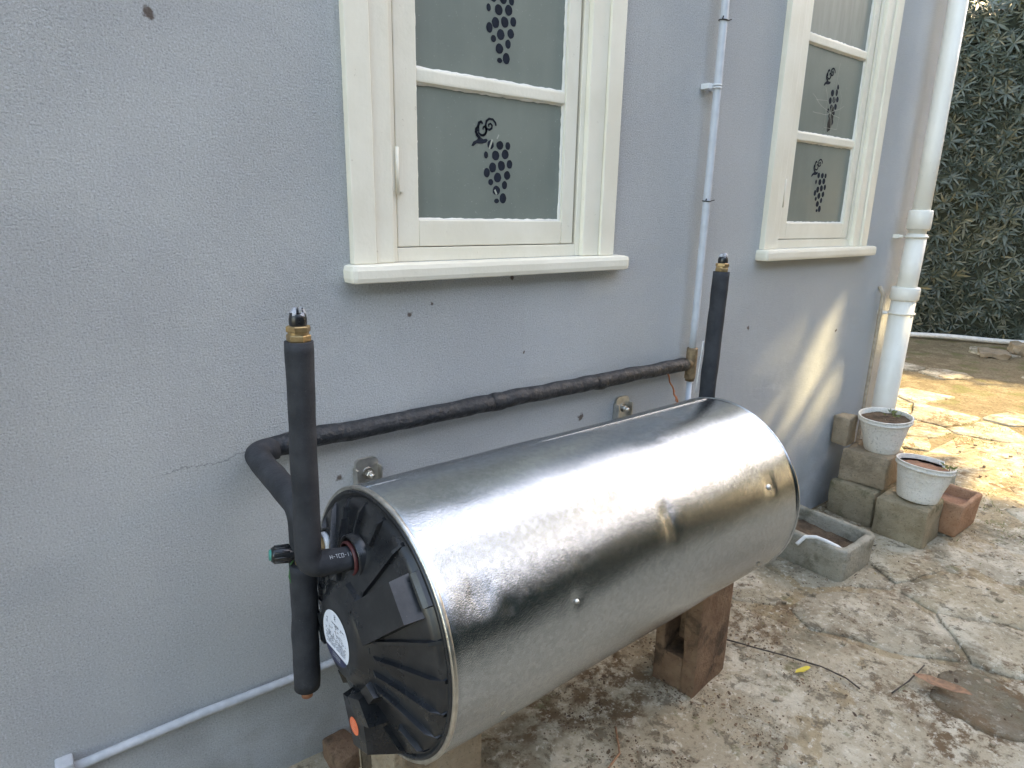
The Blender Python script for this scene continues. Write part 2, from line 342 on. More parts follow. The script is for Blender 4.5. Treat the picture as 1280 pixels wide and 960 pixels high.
# mortar bed the stones sit in, nearly level with them, breaking up towards the yard
mo = MB(); nx, ny = 130, 90; vs = []; fs = []
for j in range(ny + 1):
    y = -2.8 + 2.78 * j / ny
    for i in range(nx + 1):
        x = 1.2 + 4.6 * i / nx; vs.append((x, y, GZ + .0085 + .006 * noise.noise(Vector((x * 5, y * 5, 3))) + .003 * noise.noise(Vector((x * 19, y * 19, 3))) - max(0, (x - 4.2)) * .012))
for j in range(ny):
    for i in range(nx): q = j * (nx + 1) + i; fs.append((q, q + 1, q + nx + 2, q + nx + 1))
mo.add(vs, fs, True); tag(mo.build('mortar_bed', M['mortar']), kind='structure')
for (x, y) in seeds:
    if x > 8.9 or x < 1.6 or abs(y) > 2.7: continue
    if x > 5.6 and prg.random() < .75: continue          # far part mostly bare soil
    if x < 5.6 and prg.random() < (.08 if x < 3.3 else .27): continue
    poly = [(x - 1, y - 1), (x + 1, y - 1), (x + 1, y + 1), (x - 1, y + 1)]
    for q in seeds:
        if q != (x, y) and (q[0] - x) ** 2 + (q[1] - y) ** 2 < 2.2: poly = clip(poly, (x, y), q)
    if len(poly) < 3: continue
    cx = sum(p[0] for p in poly) / len(poly); cy = sum(p[1] for p in poly) / len(poly)
    if not inside(cx, cy): continue
    if cy > 1.6: continue
    if (cx - 8.3) * .84 + (cy - 1.67) * .54 > -.15: continue
    shr = prg.uniform(.90, .985); ring = []; sk = prg.uniform(-.12, .12)
    n = len(poly); ph = prg.uniform(0, 50)
    for i in range(n):
        a, b = poly[i], poly[(i + 1) % n]; L = math.dist(a, b); k = max(1, int(L / .045))
        for t in range(k):
            px, py = a[0] + (b[0] - a[0]) * t / k, a[1] + (b[1] - a[1]) * t / k
            w1 = .030 * noise.noise(Vector((px * 4.5, py * 4.5, 3))) + .012 * noise.noise(Vector((px * 16, py * 16, ph))); w2 = .030 * noise.noise(Vector((px * 4.5, py * 4.5, 8))) + .012 * noise.noise(Vector((px * 16, py * 16, ph + 5)))
            q = (cx + (px - cx) * shr + w1, cy + (py - cy) * shr + w2)
            if q[1] > -.012 and q[0] < CX + .03: q = (q[0], -.012)
            if q[0] < edge(q[1]) + .006: q = (edge(q[1]) + .006, q[1])
            ring.append(q)
    if len(ring) < 5: continue
    N = len(ring); hh = prg.uniform(.008, .015); tx, ty = prg.uniform(-.015, .015), prg.uniform(-.015, .015)
    Z = lambda p, d: GZ + d + (p[0] - cx) * tx + (p[1] - cy) * ty + .003 * noise.noise(Vector((p[0] * 9, p[1] * 9, 2)))
    def ins(p, d): L = math.dist(p, (cx, cy)) + 1e-6; f = max(.1, 1 - d / L); return (cx + (p[0] - cx) * f, cy + (p[1] - cy) * f)
    i1 = [ins(p, .006) for p in ring]; i2 = [ins(p, math.dist(p, (cx, cy)) * .5) for p in ring]
    mb = MB(); mb.add([(p[0], p[1], GZ - .01) for p in ring] + [(p[0], p[1], Z(p, hh - .005)) for p in ring] + [(p[0], p[1], Z(p, hh)) for p in i1] + [(p[0], p[1], Z(p, hh + .001)) for p in i2] + [(cx, cy, Z((cx, cy), hh))],
        [(r1 * N + i, r1 * N + (i + 1) % N, (r1 + 1) * N + (i + 1) % N, (r1 + 1) * N + i) for r1 in range(3) for i in range(N)] + [(3 * N + i, 3 * N + (i + 1) % N, 4 * N) for i in range(N)], True)
    mb.build('paving_stone', M['flag'], ground)

# ================================================================== HOUSE
house = thing('house', (1.8, 2, GZ), 'grey blue rendered house with cream sash windows behind the heater', 'house')
WT = 1.75
W1 = (.603, 1.407); PITCH = 1.586; WB, WH = -.120, 1.14
wm = MB(); TH = .32
op = [(W1[0] + k * PITCH + .06, W1[1] + k * PITCH - .06) for k in (-1, 0, 1)]
xs = [-6.0] + [q for o in op for q in o] + [CX]
z0o, z1o = WB + .0, WH - .06
# front wall as a gridded face with real openings, plus reveals
cols = list(zip(xs[:-1], xs[1:]))
for i, (a, b) in enumerate(cols):
    if i % 2 == 0: wm.box((a, 0, GZ - .3), (b, TH, WT))
    else: wm.box((a, 0, GZ - .3), (b, TH, z0o)); wm.box((a, 0, z1o), (b, TH, WT))
wm.box((CX - TH, TH, GZ - .3), (CX, 6, WT)); wm.box((-6, 5.7, GZ - .3), (CX - TH, 6, WT)); wm.box((-6, TH, GZ - .3), (-6 + TH, 5.7, WT))
wall = wm.build('wall', M['wall'], house)
rm = MB(); e = .04
for (a, b) in (((-6.3, -e, WT), (CX + .3, 3, WT + 1.5)), ((-6.3, 3, WT + 1.5), (CX + .3, 6.2, WT))):
    x0, y0, zz0 = a; x1, y1, zz1 = b
    rm.add([(x0, y0, zz0), (x1, y0, zz0), (x1, y1, zz1), (x0, y1, zz1), (x0, y0, zz0 + .12), (x1, y0, zz0 + .12), (x1, y1, zz1 + .12), (x0, y1, zz1 + .12)],
        [(0, 1, 2, 3), (4, 7, 6, 5), (0, 4, 5, 1), (1, 5, 6, 2), (2, 6, 7, 3), (3, 7, 4, 0)])
rm.add([(CX - .01, 0, WT), (CX - .01, 6, WT), (CX - .01, 3, WT + 1.5), (CX - .2, 0, WT), (CX - .2, 6, WT), (CX - .2, 3, WT + 1.5)], [(0, 1, 2), (3, 5, 4)])
rm.build('roof', M['roof'], house)
MOT = [(0.2118, 0.1797, 0.0076, 0.0116), (0.24, 0.1802, 0.0085, 0.0109), (0.2647, 0.1802, 0.0061, 0.0103), (0.1982, 0.1551, 0.0049, 0.009), (0.2275, 0.1554, 0.0091, 0.0129), (0.2569, 0.1597, 0.0085, 0.0129), (0.2186, 0.127, 0.0085, 0.0129), (0.2458, 0.1322, 0.0091, 0.0129), (0.2711, 0.1368, 0.0073, 0.0116), (0.201, 0.1137, 0.0073, 0.0122), (0.2344, 0.1034, 0.0091, 0.0129), (0.2642, 0.1098, 0.0079, 0.0116), (0.2133, 0.0918, 0.0061, 0.0084), (0.2562, 0.0863, 0.0067, 0.0109), (0.2308, 0.0724, 0.0091, 0.0122), (0.2519, 0.0541, 0.0085, 0.0135), (0.2321, 0.0471, 0.0061, 0.0064)]
def flat_stroke(mb, pts, wd, y):
    pts = [Vector((p[0], 0, p[1])) for p in pts]
    for a, b in zip(pts[:-1], pts[1:]):
        t = (b - a); n = Vector((-t.z, 0, t.x)).normalized() * wd / 2; e = t.normalized() * wd * .25
        mb.add([(q.x, y, q.z) for q in (a - e - n, b + e - n, b + e + n, a - e + n)], [(0, 1, 2, 3)])
def spiral(cx, cz, r0, r1, a0, a1, n=14): return [(cx + (r0 + (r1 - r0) * i / n) * math.cos(a0 + (a1 - a0) * i / n), cz + (r0 + (r1 - r0) * i / n) * math.sin(a0 + (a1 - a0) * i / n)) for i in range(n + 1)]
def motif(ox, oz, y, sx=1.0, faded=False):
    mb = MB(); q = random.Random(3)
    for k, (x, z, rx, rz) in enumerate(MOT):
        if faded and k in (0, 1, 3, 9): continue
        n = 14; mb.add([(ox + x + rx * 1.28 * math.cos(2 * PI * i / n) * (1 + q.uniform(-.06, .06)), y, oz + z + rz * .93 * math.sin(2 * PI * i / n) * (1 + q.uniform(-.06, .06))) for i in range(n)], [tuple(range(n))])
    o = lambda L: [(ox + a, oz + b) for a, b in L]
    yy = y - .0002
    mb.add([(ox + a, yy, oz + b) for a, b in ((.1545, .1735), (.160, .1725), (.170, .1795), (.186, .1800), (.1985, .1835), (.203, .1890), (.1985, .1925), (.190, .1905), (.178, .196), (.170, .188), (.160, .183))], [tuple(range(11))])
    def taper(pts, w0, w1):
        pts = o(pts); n = len(pts) - 1
        for i in range(n): flat_stroke(mb, [pts[i], pts[i + 1]], w0 + (w1 - w0) * i / n, yy)
    taper([(.1775, .1935), (.171, .199), (.1675, .206), (.1680, .213), (.171, .2165)], .0075, .004)
    taper(spiral(.1865, .2115, .0135, .0135, R(60), R(-150), 12)[::-1][:1] + spiral(.1865, .2115, .0125, .0115, R(-110), R(20), 8), .005, .006)
    taper([(.1745, .2085), (.1735, .218), (.1765, .2270), (.1825, .2300), (.1865, .2260)], .0075, .0045)
    taper([(.1985, .2155), (.1925, .2195), (.1890, .2180), (.1885, .2135)], .0045, .0035)
    taper([(.1990, .2130), (.1960, .2220), (.1985, .2330), (.2065, .2385), (.2175, .2380), (.2255, .2310), (.2270, .2255)], .0055, .0048)
    taper([(.2010, .2150), (.2080, .2135), (.2145, .2175), (.2155, .2240), (.2105, .2280), (.2050, .2255), (.2055, .2210)], .0052, .0035)
    return mb
wins = []
def window(dx, label, mots, broken):
    fx = MB(); q = MB
    a, b = W1[0] + dx, W1[1] + dx
    # casing: flat outer board with a raised back band, mitred round the opening
    def casing(mb):
        mb.box((a, -.020, WB), (a + .055, .05, WH), .003); mb.box((a + .0555, -.012, WB), (a + .103, .05, WH - .1), .004)
        mb.box((b - .055, -.020, WB), (b, .05, WH), .003); mb.box((b - .116, -.012, WB), (b - .0555, .05, WH - .1), .004)
        mb.box((a + .0553, -.019, WH - .1), (b - .0553, .05, WH), .003)
        mb.box((a + .1033, .003, WB), (a + .118, .08, WH - .1), .002); mb.box((b - .132, .003, WB), (b - .1163, .08, WH - .1), .002)
        mb.box((a + .1183, .004, WB), (b - .1323, .08, -.088), .002)
        mb.box((a + .1183, .004, WH - .14), (b - .1323, .08, WH - .1003), .002)
    casing(fx)
    w_ = fx.build('window', M['cream'], house); w_['label'] = label
    s_ = MB(); s_.box((a - .017, -.048, -.161), (b + .042, .04, -.1205), .012); s_.build('sill', M['cream'], w_)
    SL, SR, SB, STP = a + .121, b - .141, -.086, WH - .143
    PL, PR = a + .177, b - .183
    ss = MB(); y0 = .006; y1 = .045
    ss.box((SL, y0, SB), (PL, y1, STP), .003); ss.box((PR, y0, SB), (SR, y1, STP), .003)
    ss.box((PL + .0003, y0 + .0005, SB), (PR - .0003, y1, -.0259), .003); ss.box((PL + .0003, y0 + .0005, .925), (PR - .0003, y1, STP), .003)
    ss.build('sash', M['cream'], w_)
    for (c0, c1) in ((.270, .299), (.598, .627)):
        mm = MB(); mm.box((PL + .0005, y0 + .003, c0), (PR - .0005, y1, c1), .004, jit=.0012, seg=6, seed=c0 * 9 + dx); mm.build('glazing_bar', M['cream'], w_)
    for pi, (z0, z1) in enumerate(((-.0259, .270), (.299, .598), (.627, .925))):
        pm = MB(); pm.box((PL - .004, .0195, z0 - .004), (PR + .004, .0225, z1 + .004)); pm.build('pane', M['oldglass'] if (pi == 2 and dx > 1) else M['frost'], w_)
        pt = MB(); k = random.Random(pi + 5)
        for (p0, p1) in (((PL, z0), (PR, z0)), ((PR, z0), (PR, z1)), ((PR, z1), (PL, z1)), ((PL, z1), (PL, z0))):
            p0 = Vector((p0[0], .0195, p0[1])); p1 = Vector((p1[0], .0195, p1[1])); pts = sub([p0, p1], .012)
            pt.tube([(p.x, .0195, p.z) for p in pts], [.0052 + k.uniform(-.0014, .0016) for _ in pts], 6, False)
        pt.build('putty', M['putty'], w_)
        if pi in mots: mo = motif(PL + (.004 if pi else 0), z0 + .001, .0188, faded=(pi == 1 and dx > 1)); mo.build('grape_motif', M['motif'], w_, flat=True)
    hg = MB(); hg.tube([(a + .119, -.002, .03), (a + .119, -.002, .13)], .0045, 10); hg.box((a + .105, .0005, .035), (a + .135, .0045, .125), .001); hg.build('hinge', M['cream'], w_)
    if broken:
        ck = MB(); c0 = (PL + .235, .385); k = random.Random(4); yk = .0183
        for an in (80, 62, 120, 20, -15, -60, 200, 165, 250, 285):
            p = c0; L = []; aa = R(an)
            for i in range(k.randint(4, 8)): L.append(p); p = (p[0] + math.cos(aa) * .026, p[1] + math.sin(aa) * .026); aa += k.uniform(-.3, .3)
            L = [v for v in L if PL + .004 < v[0] < PR - .004 and .303 < v[1] < .594]
            if len(L) > 1: flat_stroke(ck, L, .0016, yk)
        flat_stroke(ck, [(PL + .12, .42), (PL + .2, .425), (PL + .2, .33), (PL + .3, .33), (PL + .31, .44), (PL + .26, .50)], .0013, yk)
        o = ck.build('crack', M['chip'], w_, flat=True)
        hm = MB(); hm.add([(PL + x, .0184, z) for x, z in ((.232, .40), (.255, .41), (.262, .37), (.25, .325), (.23, .315), (.222, .35))], [tuple(range(6))]); hm.build('dark_hole_patch', M['dark'], w_)  # flat dark polygon on the glass stands in for the hole's dark inside
    else:
        for (x, z, dx_, dz, wd) in ((.208, .172, .008, .020, .005), (.236, .205, -.005, -.009, .003), (.226, .074, .005, -.009, .005)):
            ck = MB(); flat_stroke(ck, [(PL + x, z - .026), (PL + x + dx_, z + dz - .026)], wd, .0183)
            ck.build('scratch', M['chip'], w_, flat=True)
    return w_
window(0, 'near window with grape stencils on frosted panes above the heater', (0, 1, 2), False)
window(PITCH, 'far window with a cracked middle pane, beside the downpipe', (0, 1), True)
window(-PITCH, 'window further left along the wall', (0, 1), False)
for (x0, x1) in op: rm = MB(); rm.box((x0 - .1, .34, z0o - .1), (x1 + .1, .36, z1o + .1)); rm.build('dark_room_backing', M['dark'], house)  # dark sheet behind each opening stands in for the unlit room

# ================================================================== WATER HEATER
A = Vector((.3172, -.3226, -.5153)) * 1.35; AX = Vector((.99927294, .03478874, -.01559937)); SS = Vector((.03479298, -.99939454, 0)); WW = Vector((.0155899, .00054275, .9998783)); RR = .1765 * 1.35; LEN = .7588 * 1.35
def cp(s, w, h=0.0): return A + SS * (s * RR) + WW * (w * RR) - AX * h      # a point over the near end cap: s to the camera side, w up, h outwards
tank = thing('water_heater', (A + AX * LEN / 2 - Vector((0, 0, RR)))[:], 'dented galvanised steel cylindrical water heater lying against the grey wall', 'water heater')
bd = MB(); NU, NV = 260, 240; DENT = []
def tank_ray(px, py):      # point of the shell seen through a pixel of the photograph, used once to place dents
    d = f_ + r_ * ((px - 640) / 810.18) - u_ * ((py - 480) / 810.18); c = Vector((0, -1.35, 0)) - A; ca = c - AX * c.dot(AX); da = d - AX * d.dot(AX)
    aa = da.dot(da); bb = 2 * ca.dot(da); cc = ca.dot(ca) - RR * RR; t = (-bb - math.sqrt(bb * bb - 4 * aa * cc)) / 2 / aa; p = Vector((0, -1.35, 0)) + d * t - A
    return p.dot(AX), math.atan2(p.dot(WW), p.dot(SS))
for (px, py, rad, dep) in ((597, 745, .024, .0042), (833, 640, .017, .0036), (722, 750, .012, .0022), (637, 760, .012, .002), (840, 662, .02, .0022), (963, 607, .02, .003), (560, 612, .03, .0018), (525, 625, .02, .0014), (800, 540, .05, .0030), (846, 518, .03, .0028), (686, 800, .03, .0012), (730, 690, .04, .001)):
    DENT.append(tank_ray(px, py) + (rad, dep))
for i in range(NU + 1):
    x = LEN * i / NU
    for k in range(NV):
        a = 2 * PI * k / NV; p = Vector((x * 2.2, math.cos(a) * 1.1, math.sin(a) * 1.1)); rr = RR + .0026 * noise.noise(p * 1.3) + .0009 * noise.noise(p * 4.1)
        for (dx, da, rad, dep) in DENT:
            dd = abs((a - da + PI) % (2 * PI) - PI) * RR; d2 = ((x - dx) ** 2 + dd ** 2) / rad ** 2
            if d2 < 6: rr -= dep * .85 * math.exp(-d2 * .8) * (1 + .5 * noise.noise(Vector((x * 60, dd * 60, dx * 9))))
        rr += -.0016 * math.exp(-((x - .004) / .004) ** 2)
        bd.v.append(tuple(A + AX * x + (SS * math.cos(a) + WW * math.sin(a)) * rr))
for i in range(NU):
    for k in range(NV): bd.f.append((i * NV + k, i * NV + (k + 1) % NV, (i + 1) * NV + (k + 1) % NV, (i + 1) * NV + k)); bd.smooth.append(True)
body = bd.build('shell', M['tank'], tank)
rim = MB(); rim.lathe([(RR - .006, -.002), (RR - .0015, -.0035), (RR + .0012, -.001), (RR + .0012, .004), (RR - .001, .006)], A[:], AX, 128); rim.build('rim', M['zinc'], tank)
far = MB(); far.lathe([(.001, .035), (RR * .5, .03), (RR * .94, .012), (RR * .99, .0), (RR, -.01)], (A + AX * LEN)[:], AX, 64); far.build('end_cap', M['black'], tank)['label'] = 'far end cap'
cap = MB()
prof = [(RR - .004, .004), (RR - .006, -.004), (RR * .955, -.006), (RR * .945, .000), (RR * .925, .001), (RR * .915, -.010), (RR * .86, -.014), (RR * .6, -.036), (RR * .42, -.054), (RR * .36, -.060), (RR * .31, -.069), (RR * .27, -.0725), (.0005, -.072)]
cap.lathe(prof, A[:], AX, 128)
def coneh(r): # height of the dome over the cap plane, as a fraction of the radius
    pts = [(1, .0), (.945, .0), (.915, .010), (.86, .014), (.6, .036), (.42, .054), (.3, .056), (0, .064)]
    for (a, ha), (b, hb) in zip(pts[:-1], pts[1:]):
        if r >= b: return ha + (hb - ha) * (a - r) / (a - b)
    return .064
cap_o = cap.build('end_cap', M['black'], tank); cap_o['label'] = 'black ribbed near end cap'
def rib(ang, r0, r1, wd=.0048, hh=.0085, n=8):
    mb = MB(); a = R(ang); c, s = math.cos(a), math.sin(a); vs = []
    for i in range(n + 1):
        r = r0 + (r1 - r0) * i / n; h = coneh(r); e = .25 if i in (0, n) else 1
        for o, up in ((-1, -.006), (-.55, hh * e), (.55, hh * e), (1, -.006)):
            t = o * wd / RR; vs.append(cp(c * r - s * t, s * r + c * t, h + up))
    mb.add(vs, [(i * 4 + k, i * 4 + k + 1, i * 4 + k + 5, i * 4 + k + 4) for i in range(n) for k in range(3)] + [(0, 1, 2, 3), (n * 4 + 3, n * 4 + 2, n * 4 + 1, n * 4)]); mb.build('rib', M['black'], cap_o)
for ang, r0, r1 in ((62, .45, .92), (78, .72, .92), (94, .5, .92), (110, .5, .92), (126, .5, .92), (144, .5, .92), (163, .45, .92), (178, .45, .92), (193, .45, .92), (208, .45, .92), (223, .45, .92), (240, .6, .92), (256, .78, .92), (300, .62, .92), (318, .70, .93), (334, .42, .93), (349, .38, .93), (5, .38, .93), (21, .40, .95)):
    rib(ang, r0, r1)
# raised pads moulded in the cap
def pad(ang, r0, r1, wd, h0, h1, name='raised_pad', bev=.004):
    a = R(ang); c, s = math.cos(a), math.sin(a); mb = MB(); vs = []
    for (r, t, h) in [(r0, -1, 0), (r1, -1, 0), (r1, 1, 0), (r0, 1, 0)]:
        vs.append(cp(c * r - s * t * wd / RR, s * r + c * t * wd / RR, coneh(min(1, max(0, r))) - .012))
    ins = .03
    for (r, t, h) in [(r0 + ins, -1, h0), (r1 - ins, -1, h1), (r1 - ins, 1, h1), (r0 + ins, 1, h0)]:
        vs.append(cp(c * r - s * t * (wd - .003) / RR, s * r + c * t * (wd - .003) / RR, h))
    mb.add(vs, [(4, 5, 6, 7), (0, 1, 5, 4), (1, 2, 6, 5), (2, 3, 7, 6), (3, 0, 4, 7)]); bm = None
    return mb.build(name, M['black'], cap_o)
pad(41, .34, .86, .036, .072, .046)
pad(72, .28, .44, .022, .070, .062)
pad(42, .88, .97, .030, .018, .012)
pad(110, .36, .52, .018, .064, .058); pad(128, .40, .50, .012, .068, .064)
pad(297, .40, .66, .026, .072, .066); pad(322, .36, .52, .018, .066, .062)
pad(285, .70, .90, .040, .030, .020); pad(203, .36, .55, .03, .066, .06)
# spokes round the hub
hb = MB()
for k in range(14):
    a = 2 * PI * k / 14 + .2; c, s = math.cos(a), math.sin(a)
    q = [cp(c * r - s * t, s * r + c * t, h) for r, t, h in ((.27, -.02, .066), (.37, -.02, .060), (.37, .02, .060), (.27, .02, .066), (.27, -.02, .045), (.37, -.02, .045), (.37, .02, .045), (.27, .02, .045))]
    hb.add(q, [(0, 1, 2, 3), (0, 4, 5, 1), (1, 5, 6, 2), (2, 6, 7, 3), (3, 7, 4, 0)])
hb.build('hub_ring', M['black'], cap_o)
# round sticker on the hub
def disc(mb, s, w, r, h, n=48, a0=0, a1=2 * PI):
    mb.add([cp(s + r * math.cos(a0 + (a1 - a0) * i / n), w + r * math.sin(a0 + (a1 - a0) * i / n), h) for i in range(n)], [tuple(range(n))])
LS, LW, LR = -.03, -.03, .205
lb = MB(); disc(lb, LS, LW, LR, .0735); lab = lb.build('sticker', M['label'], tank); lab['label'] = 'round white data sticker with navy foot'
nb = MB(); c0 = math.asin(-.58); n = 24; arcp = [(PI - c0) + (2 * PI + 2 * c0 - PI) * 1.0 * i / n for i in range(n + 1)]
nb.add([cp(LS + LR * math.cos(t), LW + LR * math.sin(t), .0738) for t in [PI - c0 + (PI + 2 * c0) * i / n for i in range(n + 1)]], [tuple(range(n + 1))]); nb.build('sticker_foot', M['navy'], lab)
tx = MB(); txr = random.Random(5)
def sq(mb, s, w, ds, dw, h=.0741): mb.add([cp(s + a * ds, w + b * dw, h) for a, b in ((0, 0), (1, 0), (1, 1), (0, 1))], [(0, 1, 2, 3)])
for row in range(15):
    wv = LW + LR * (.50 - .066 * row); half = LR * math.sqrt(max(.05, 1 - ((wv - LW) / LR) ** 2)) * .78; s = LS - half
    while s < LS + half:
        wd = txr.uniform(.004, .028)
        if txr.random() < (.75 if row > 8 or row == 0 else .42): sq(tx, s, wv, min(wd, LS + half - s), .005 if row else .008)
        s += wd + .005
for (a, b) in ((-.10, .02), (.06, .01), (.0, .07)): sq(tx, LS + a, LW - .04 + b, .003, .07); sq(tx, LS + a, LW - .04 + b, .05, .003); sq(tx, LS + a, LW + .03 + b, .05, .003)
for i in range(8): sq(tx, LS - .012 + .008 * math.cos(i * 2.1), LW + LR * .66 + i * .006, .016, .004)
tx.build('sticker_print', M['ink'], lab)
t2 = MB()
for row in range(3):
    for k in range(5): sq(t2, LS - .06 + k * .026, LW - LR * (.68 + row * .07), .019, .005)
t2.build('sticker_foot_print', M['paleink'], lab)
# element cover box hanging below the hub, with its orange sticker
cv = MB(); top = [(-.02, -.50), (.27, -.43), (.345, -.76), (.13, -.83)]
v0 = [cp(s, w, .005) for s, w in ((-.06, -.48), (.36, -.40), (.40, -.86), (.12, -.93))]; v1 = [cp(s, w, .066) for s, w in top]
cv.add(v0 + v1, [(4, 5, 6, 7), (0, 1, 5, 4), (1, 2, 6, 5), (2, 3, 7, 6), (3, 0, 4, 7)]); cvo = cv.build('element_cover', M['black'], tank)
cvo['label'] = 'angular black element cover with orange dot'
ob = MB(); disc(ob, .155, -.655, .066, .0668, 28); oo = ob.build('warning_sticker', M['orange'], cvo)
oi_ = MB()
for k in range(5): sq(oi_, .12 + .006 * (k % 2), -.69 + k * .018, .06 - .01 * (k % 3), .005, .0672)
oi_.build('warning_print', M['orangeink'], oo) if False else oi_.build('warning_print', M['orangeink'], cvo)
sc1 = MB(); sc1.lathe([(.0004, .004), (.004, .004), (.0055, .001), (.0058, 0)], cp(.09, -.44, .058)[:], -AX, 12); sc1.build('screw', M['black'], cvo)
# inlet collars
def collar(s, w, r, name, mats, lab_=None):
    c = MB(); h = coneh(math.hypot(s, w)); c.lathe([(r * 1.5, -.012), (r * 1.5, .004), (r * 1.38, .006), (r * 1.34, .000), (r * 1.15, -.004), (r * 1.0, -.006)], cp(s, w, h)[:], -AX, 32); return c.build(name, mats, tank)
collar(-.02, .56, .026, 'inlet_collar', M['black'])
rd = MB(); hN = coneh(.56); rd.lathe([(.024, .000), (.0295, .001), (.0295, .008), (.026, .009)], cp(-.02, .56, hN)[:], -AX, 32); rd.build('seal_ring', M['red'], tank)
collar(-.51, .46, .017, 'inlet_collar', M['black'])
# self tapping screws in the shell
for (px, py) in ((628, 890), (948, 704), (962, 609), (722, 752), (536, 946)):
    if px == 536: p = cp(.62, -.76, -.004); nrm = (SS * .62 - WW * .76).normalized(); p = A + AX * .006 + nrm * RR
    else:
        x, a = tank_ray(px, py); nrm = SS * math.cos(a) + WW * math.sin(a); p = A + AX * x + nrm * (RR - .002)
    mb = MB(); big = .0055 if px not in (600, 722, 838) else .0032
    mb.lathe([(big * 1.35, 0), (big * 1.35, .0012), (big, .0013), (big * .95, .004), (.0003, .0045)], p[:], nrm, 6 if False else 12); mb.build('screw', M['zinc'], tank)
# rolled seam and end bead
sm = MB(); sa = R(100); sm.tube([A + AX * (LEN * i / 40) + (SS * math.cos(sa) + WW * math.sin(sa)) * (RR - .0008) for i in range(41)], .0012, 8); sm.build('seam', M['tank'], tank)
bdm = MB(); bdm.lathe([(RR - .001, -.004), (RR + .0018, -.002), (RR + .0018, .002), (RR - .004, .004)], (A + AX * LEN)[:], AX, 128); bdm.build('end_bead', M['tank'], tank)
# wall brackets of the heater
for (x, zc) in ((.618, -.612), (1.500, -.602)):
    b = MB(); n = 8; wd = .029; pts = [(x - wd, -.80), (x + wd, -.80)] + [(x + wd - .014 + .014 * math.cos(t), zc + .024 + .014 * math.sin(t)) for t in [PI / 2 * i / n for i in range(n + 1)]] + [(x - wd + .014 + .014 * math.cos(t), zc + .024 + .014 * math.sin(t)) for t in [PI / 2 + PI / 2 * i / n for i in range(n + 1)]]
    N = len(pts); yb = -.010
    b.add([(p[0], -.001, p[1]) for p in pts] + [(p[0], yb, p[1]) for p in pts], [tuple(range(N)), tuple(range(N, 2 * N))[::-1]] + [(i, (i + 1) % N, N + (i + 1) % N, N + i) for i in range(N)])
    b.box((x - wd - .004, -.026, -.80), (x - wd + .001, -.001, zc + .018), .001); b.box((x + wd - .001, -.026, -.80), (x + wd + .003, -.001, zc + .018), .001); b.box((x - wd, -.25, -.83), (x + wd, -.001, -.80), .001)
    bo = b.build('bracket', M['zinc'], tank)
    t = MB(); t.lathe([(.0145, 0), (.0145, .003), (.0143, .0032)], (x + .002, yb, zc), (0, -1, 0), 24); t.lathe([(.0095, .003), (.0095, .012), (.008, .0135), (.0052, .0136)], (x + .002, yb, zc), (0, -1, 0), ngon=6); t.lathe([(.0052, .012), (.0052, .024), (.0003, .0245)], (x + .002, yb, zc), (0, -1, 0), 14)
    t.lathe([(.0145, .0), (.0145, .003), (.004, .0031)], (x + .002, yb, zc), (0, -1, 0), 24); t.build('bolt', M['zinc'], bo)

# ================================================================== PIPES AT THE HEATER
FR = .0205
# tall insulated riser at the near end, turning into the heater
inl = cp(-.02, .56, coneh(.56) - .004); el = Vector((.318, inl.y + .004, -.553)); top_ = Vector((.3265, -.428, -.190))
ris = thing('insulated_riser_pipe', (el.x, el.y, el.z), 'tall black foam covered pipe with brass fitting at the near end of the heater', 'pipe')
pp = bend(top_, el, inl, .020, 7); ppd = sub(pp, .014)
mb = MB(); mb.tube(ppd, FR, 28, True, .0016, 3); mb.build('foam_sleeve', M['foam'], ris)
sl = MB(); pts = [p + Vector((0.0, -FR * .9 - .0004, FR * .42)) for p in sub([Vector((.345, inl.y + 0.000, -.5545)), inl], .01)]
pr = MB(); k = random.Random(12); L0 = Vector((.350, 0, 0)); d = (inl - el).normalized(); nrm = Vector((0, -.80, .60)); tv = d; uv = tv.cross(nrm).normalized(); x = .030; tot = (inl - el).length
def glyph(mb, o, t, u, n, w, h, code):
    seg = {'H': ((0, 0, 0, 1), (1, 0, 1, 1), (0, .5, 1, .5)), 'T': ((0, 1, 1, 1), (.5, 0, .5, 1)), 'E': ((0, 0, 0, 1), (0, 0, 1, 0), (0, .5, .8, .5), (0, 1, 1, 1)), 'R': ((0, 0, 0, 1), (0, 1, 1, 1), (1, 1, 1, .5), (1, .5, 0, .5), (.3, .5, 1, 0)), 'M': ((0, 0, 0, 1), (0, 1, .5, .4), (.5, .4, 1, 1), (1, 1, 1, 0)), 'A': ((0, 0, .5, 1), (.5, 1, 1, 0), (.25, .4, .75, .4)), 'C': ((1, 1, 0, 1), (0, 1, 0, 0), (0, 0, 1, 0)), 'O': ((0, 0, 0, 1), (0, 1, 1, 1), (1, 1, 1, 0), (1, 0, 0, 0)), '-': ((.1, .5, .9, .5),), 'I': ((.5, 0, .5, 1),), 'L': ((0, 1, 0, 0), (0, 0, 1, 0)), 'N': ((0, 0, 0, 1), (0, 1, 1, 0), (1, 0, 1, 1)), '1': ((.5, 0, .5, 1),), '3': ((0, 1, 1, 1), (1, 1, 1, 0), (0, .5, 1, .5), (0, 0, 1, 0))}
    for (a, b, c, e) in seg.get(code, ()):
        p = o + t * a * w + u * b * h; q = o + t * c * w + u * e * h; dd = (q - p).normalized(); s2 = dd.cross(n).normalized() * w * .1
        mb.add([p - s2, q - s2, q + s2, p + s2], [(0, 1, 2, 3)])
side = nrm; uu = Vector((0, .60, .80))
for ch in 'H-TCO-11 -3 INE':
    if ch != ' ': glyph(pr, el + tv * x + side * (FR + .0012), tv, uu, side, .0034, .0062, ch)
    x += .0047
pr.build('sleeve_print', M['paleink'], ris)
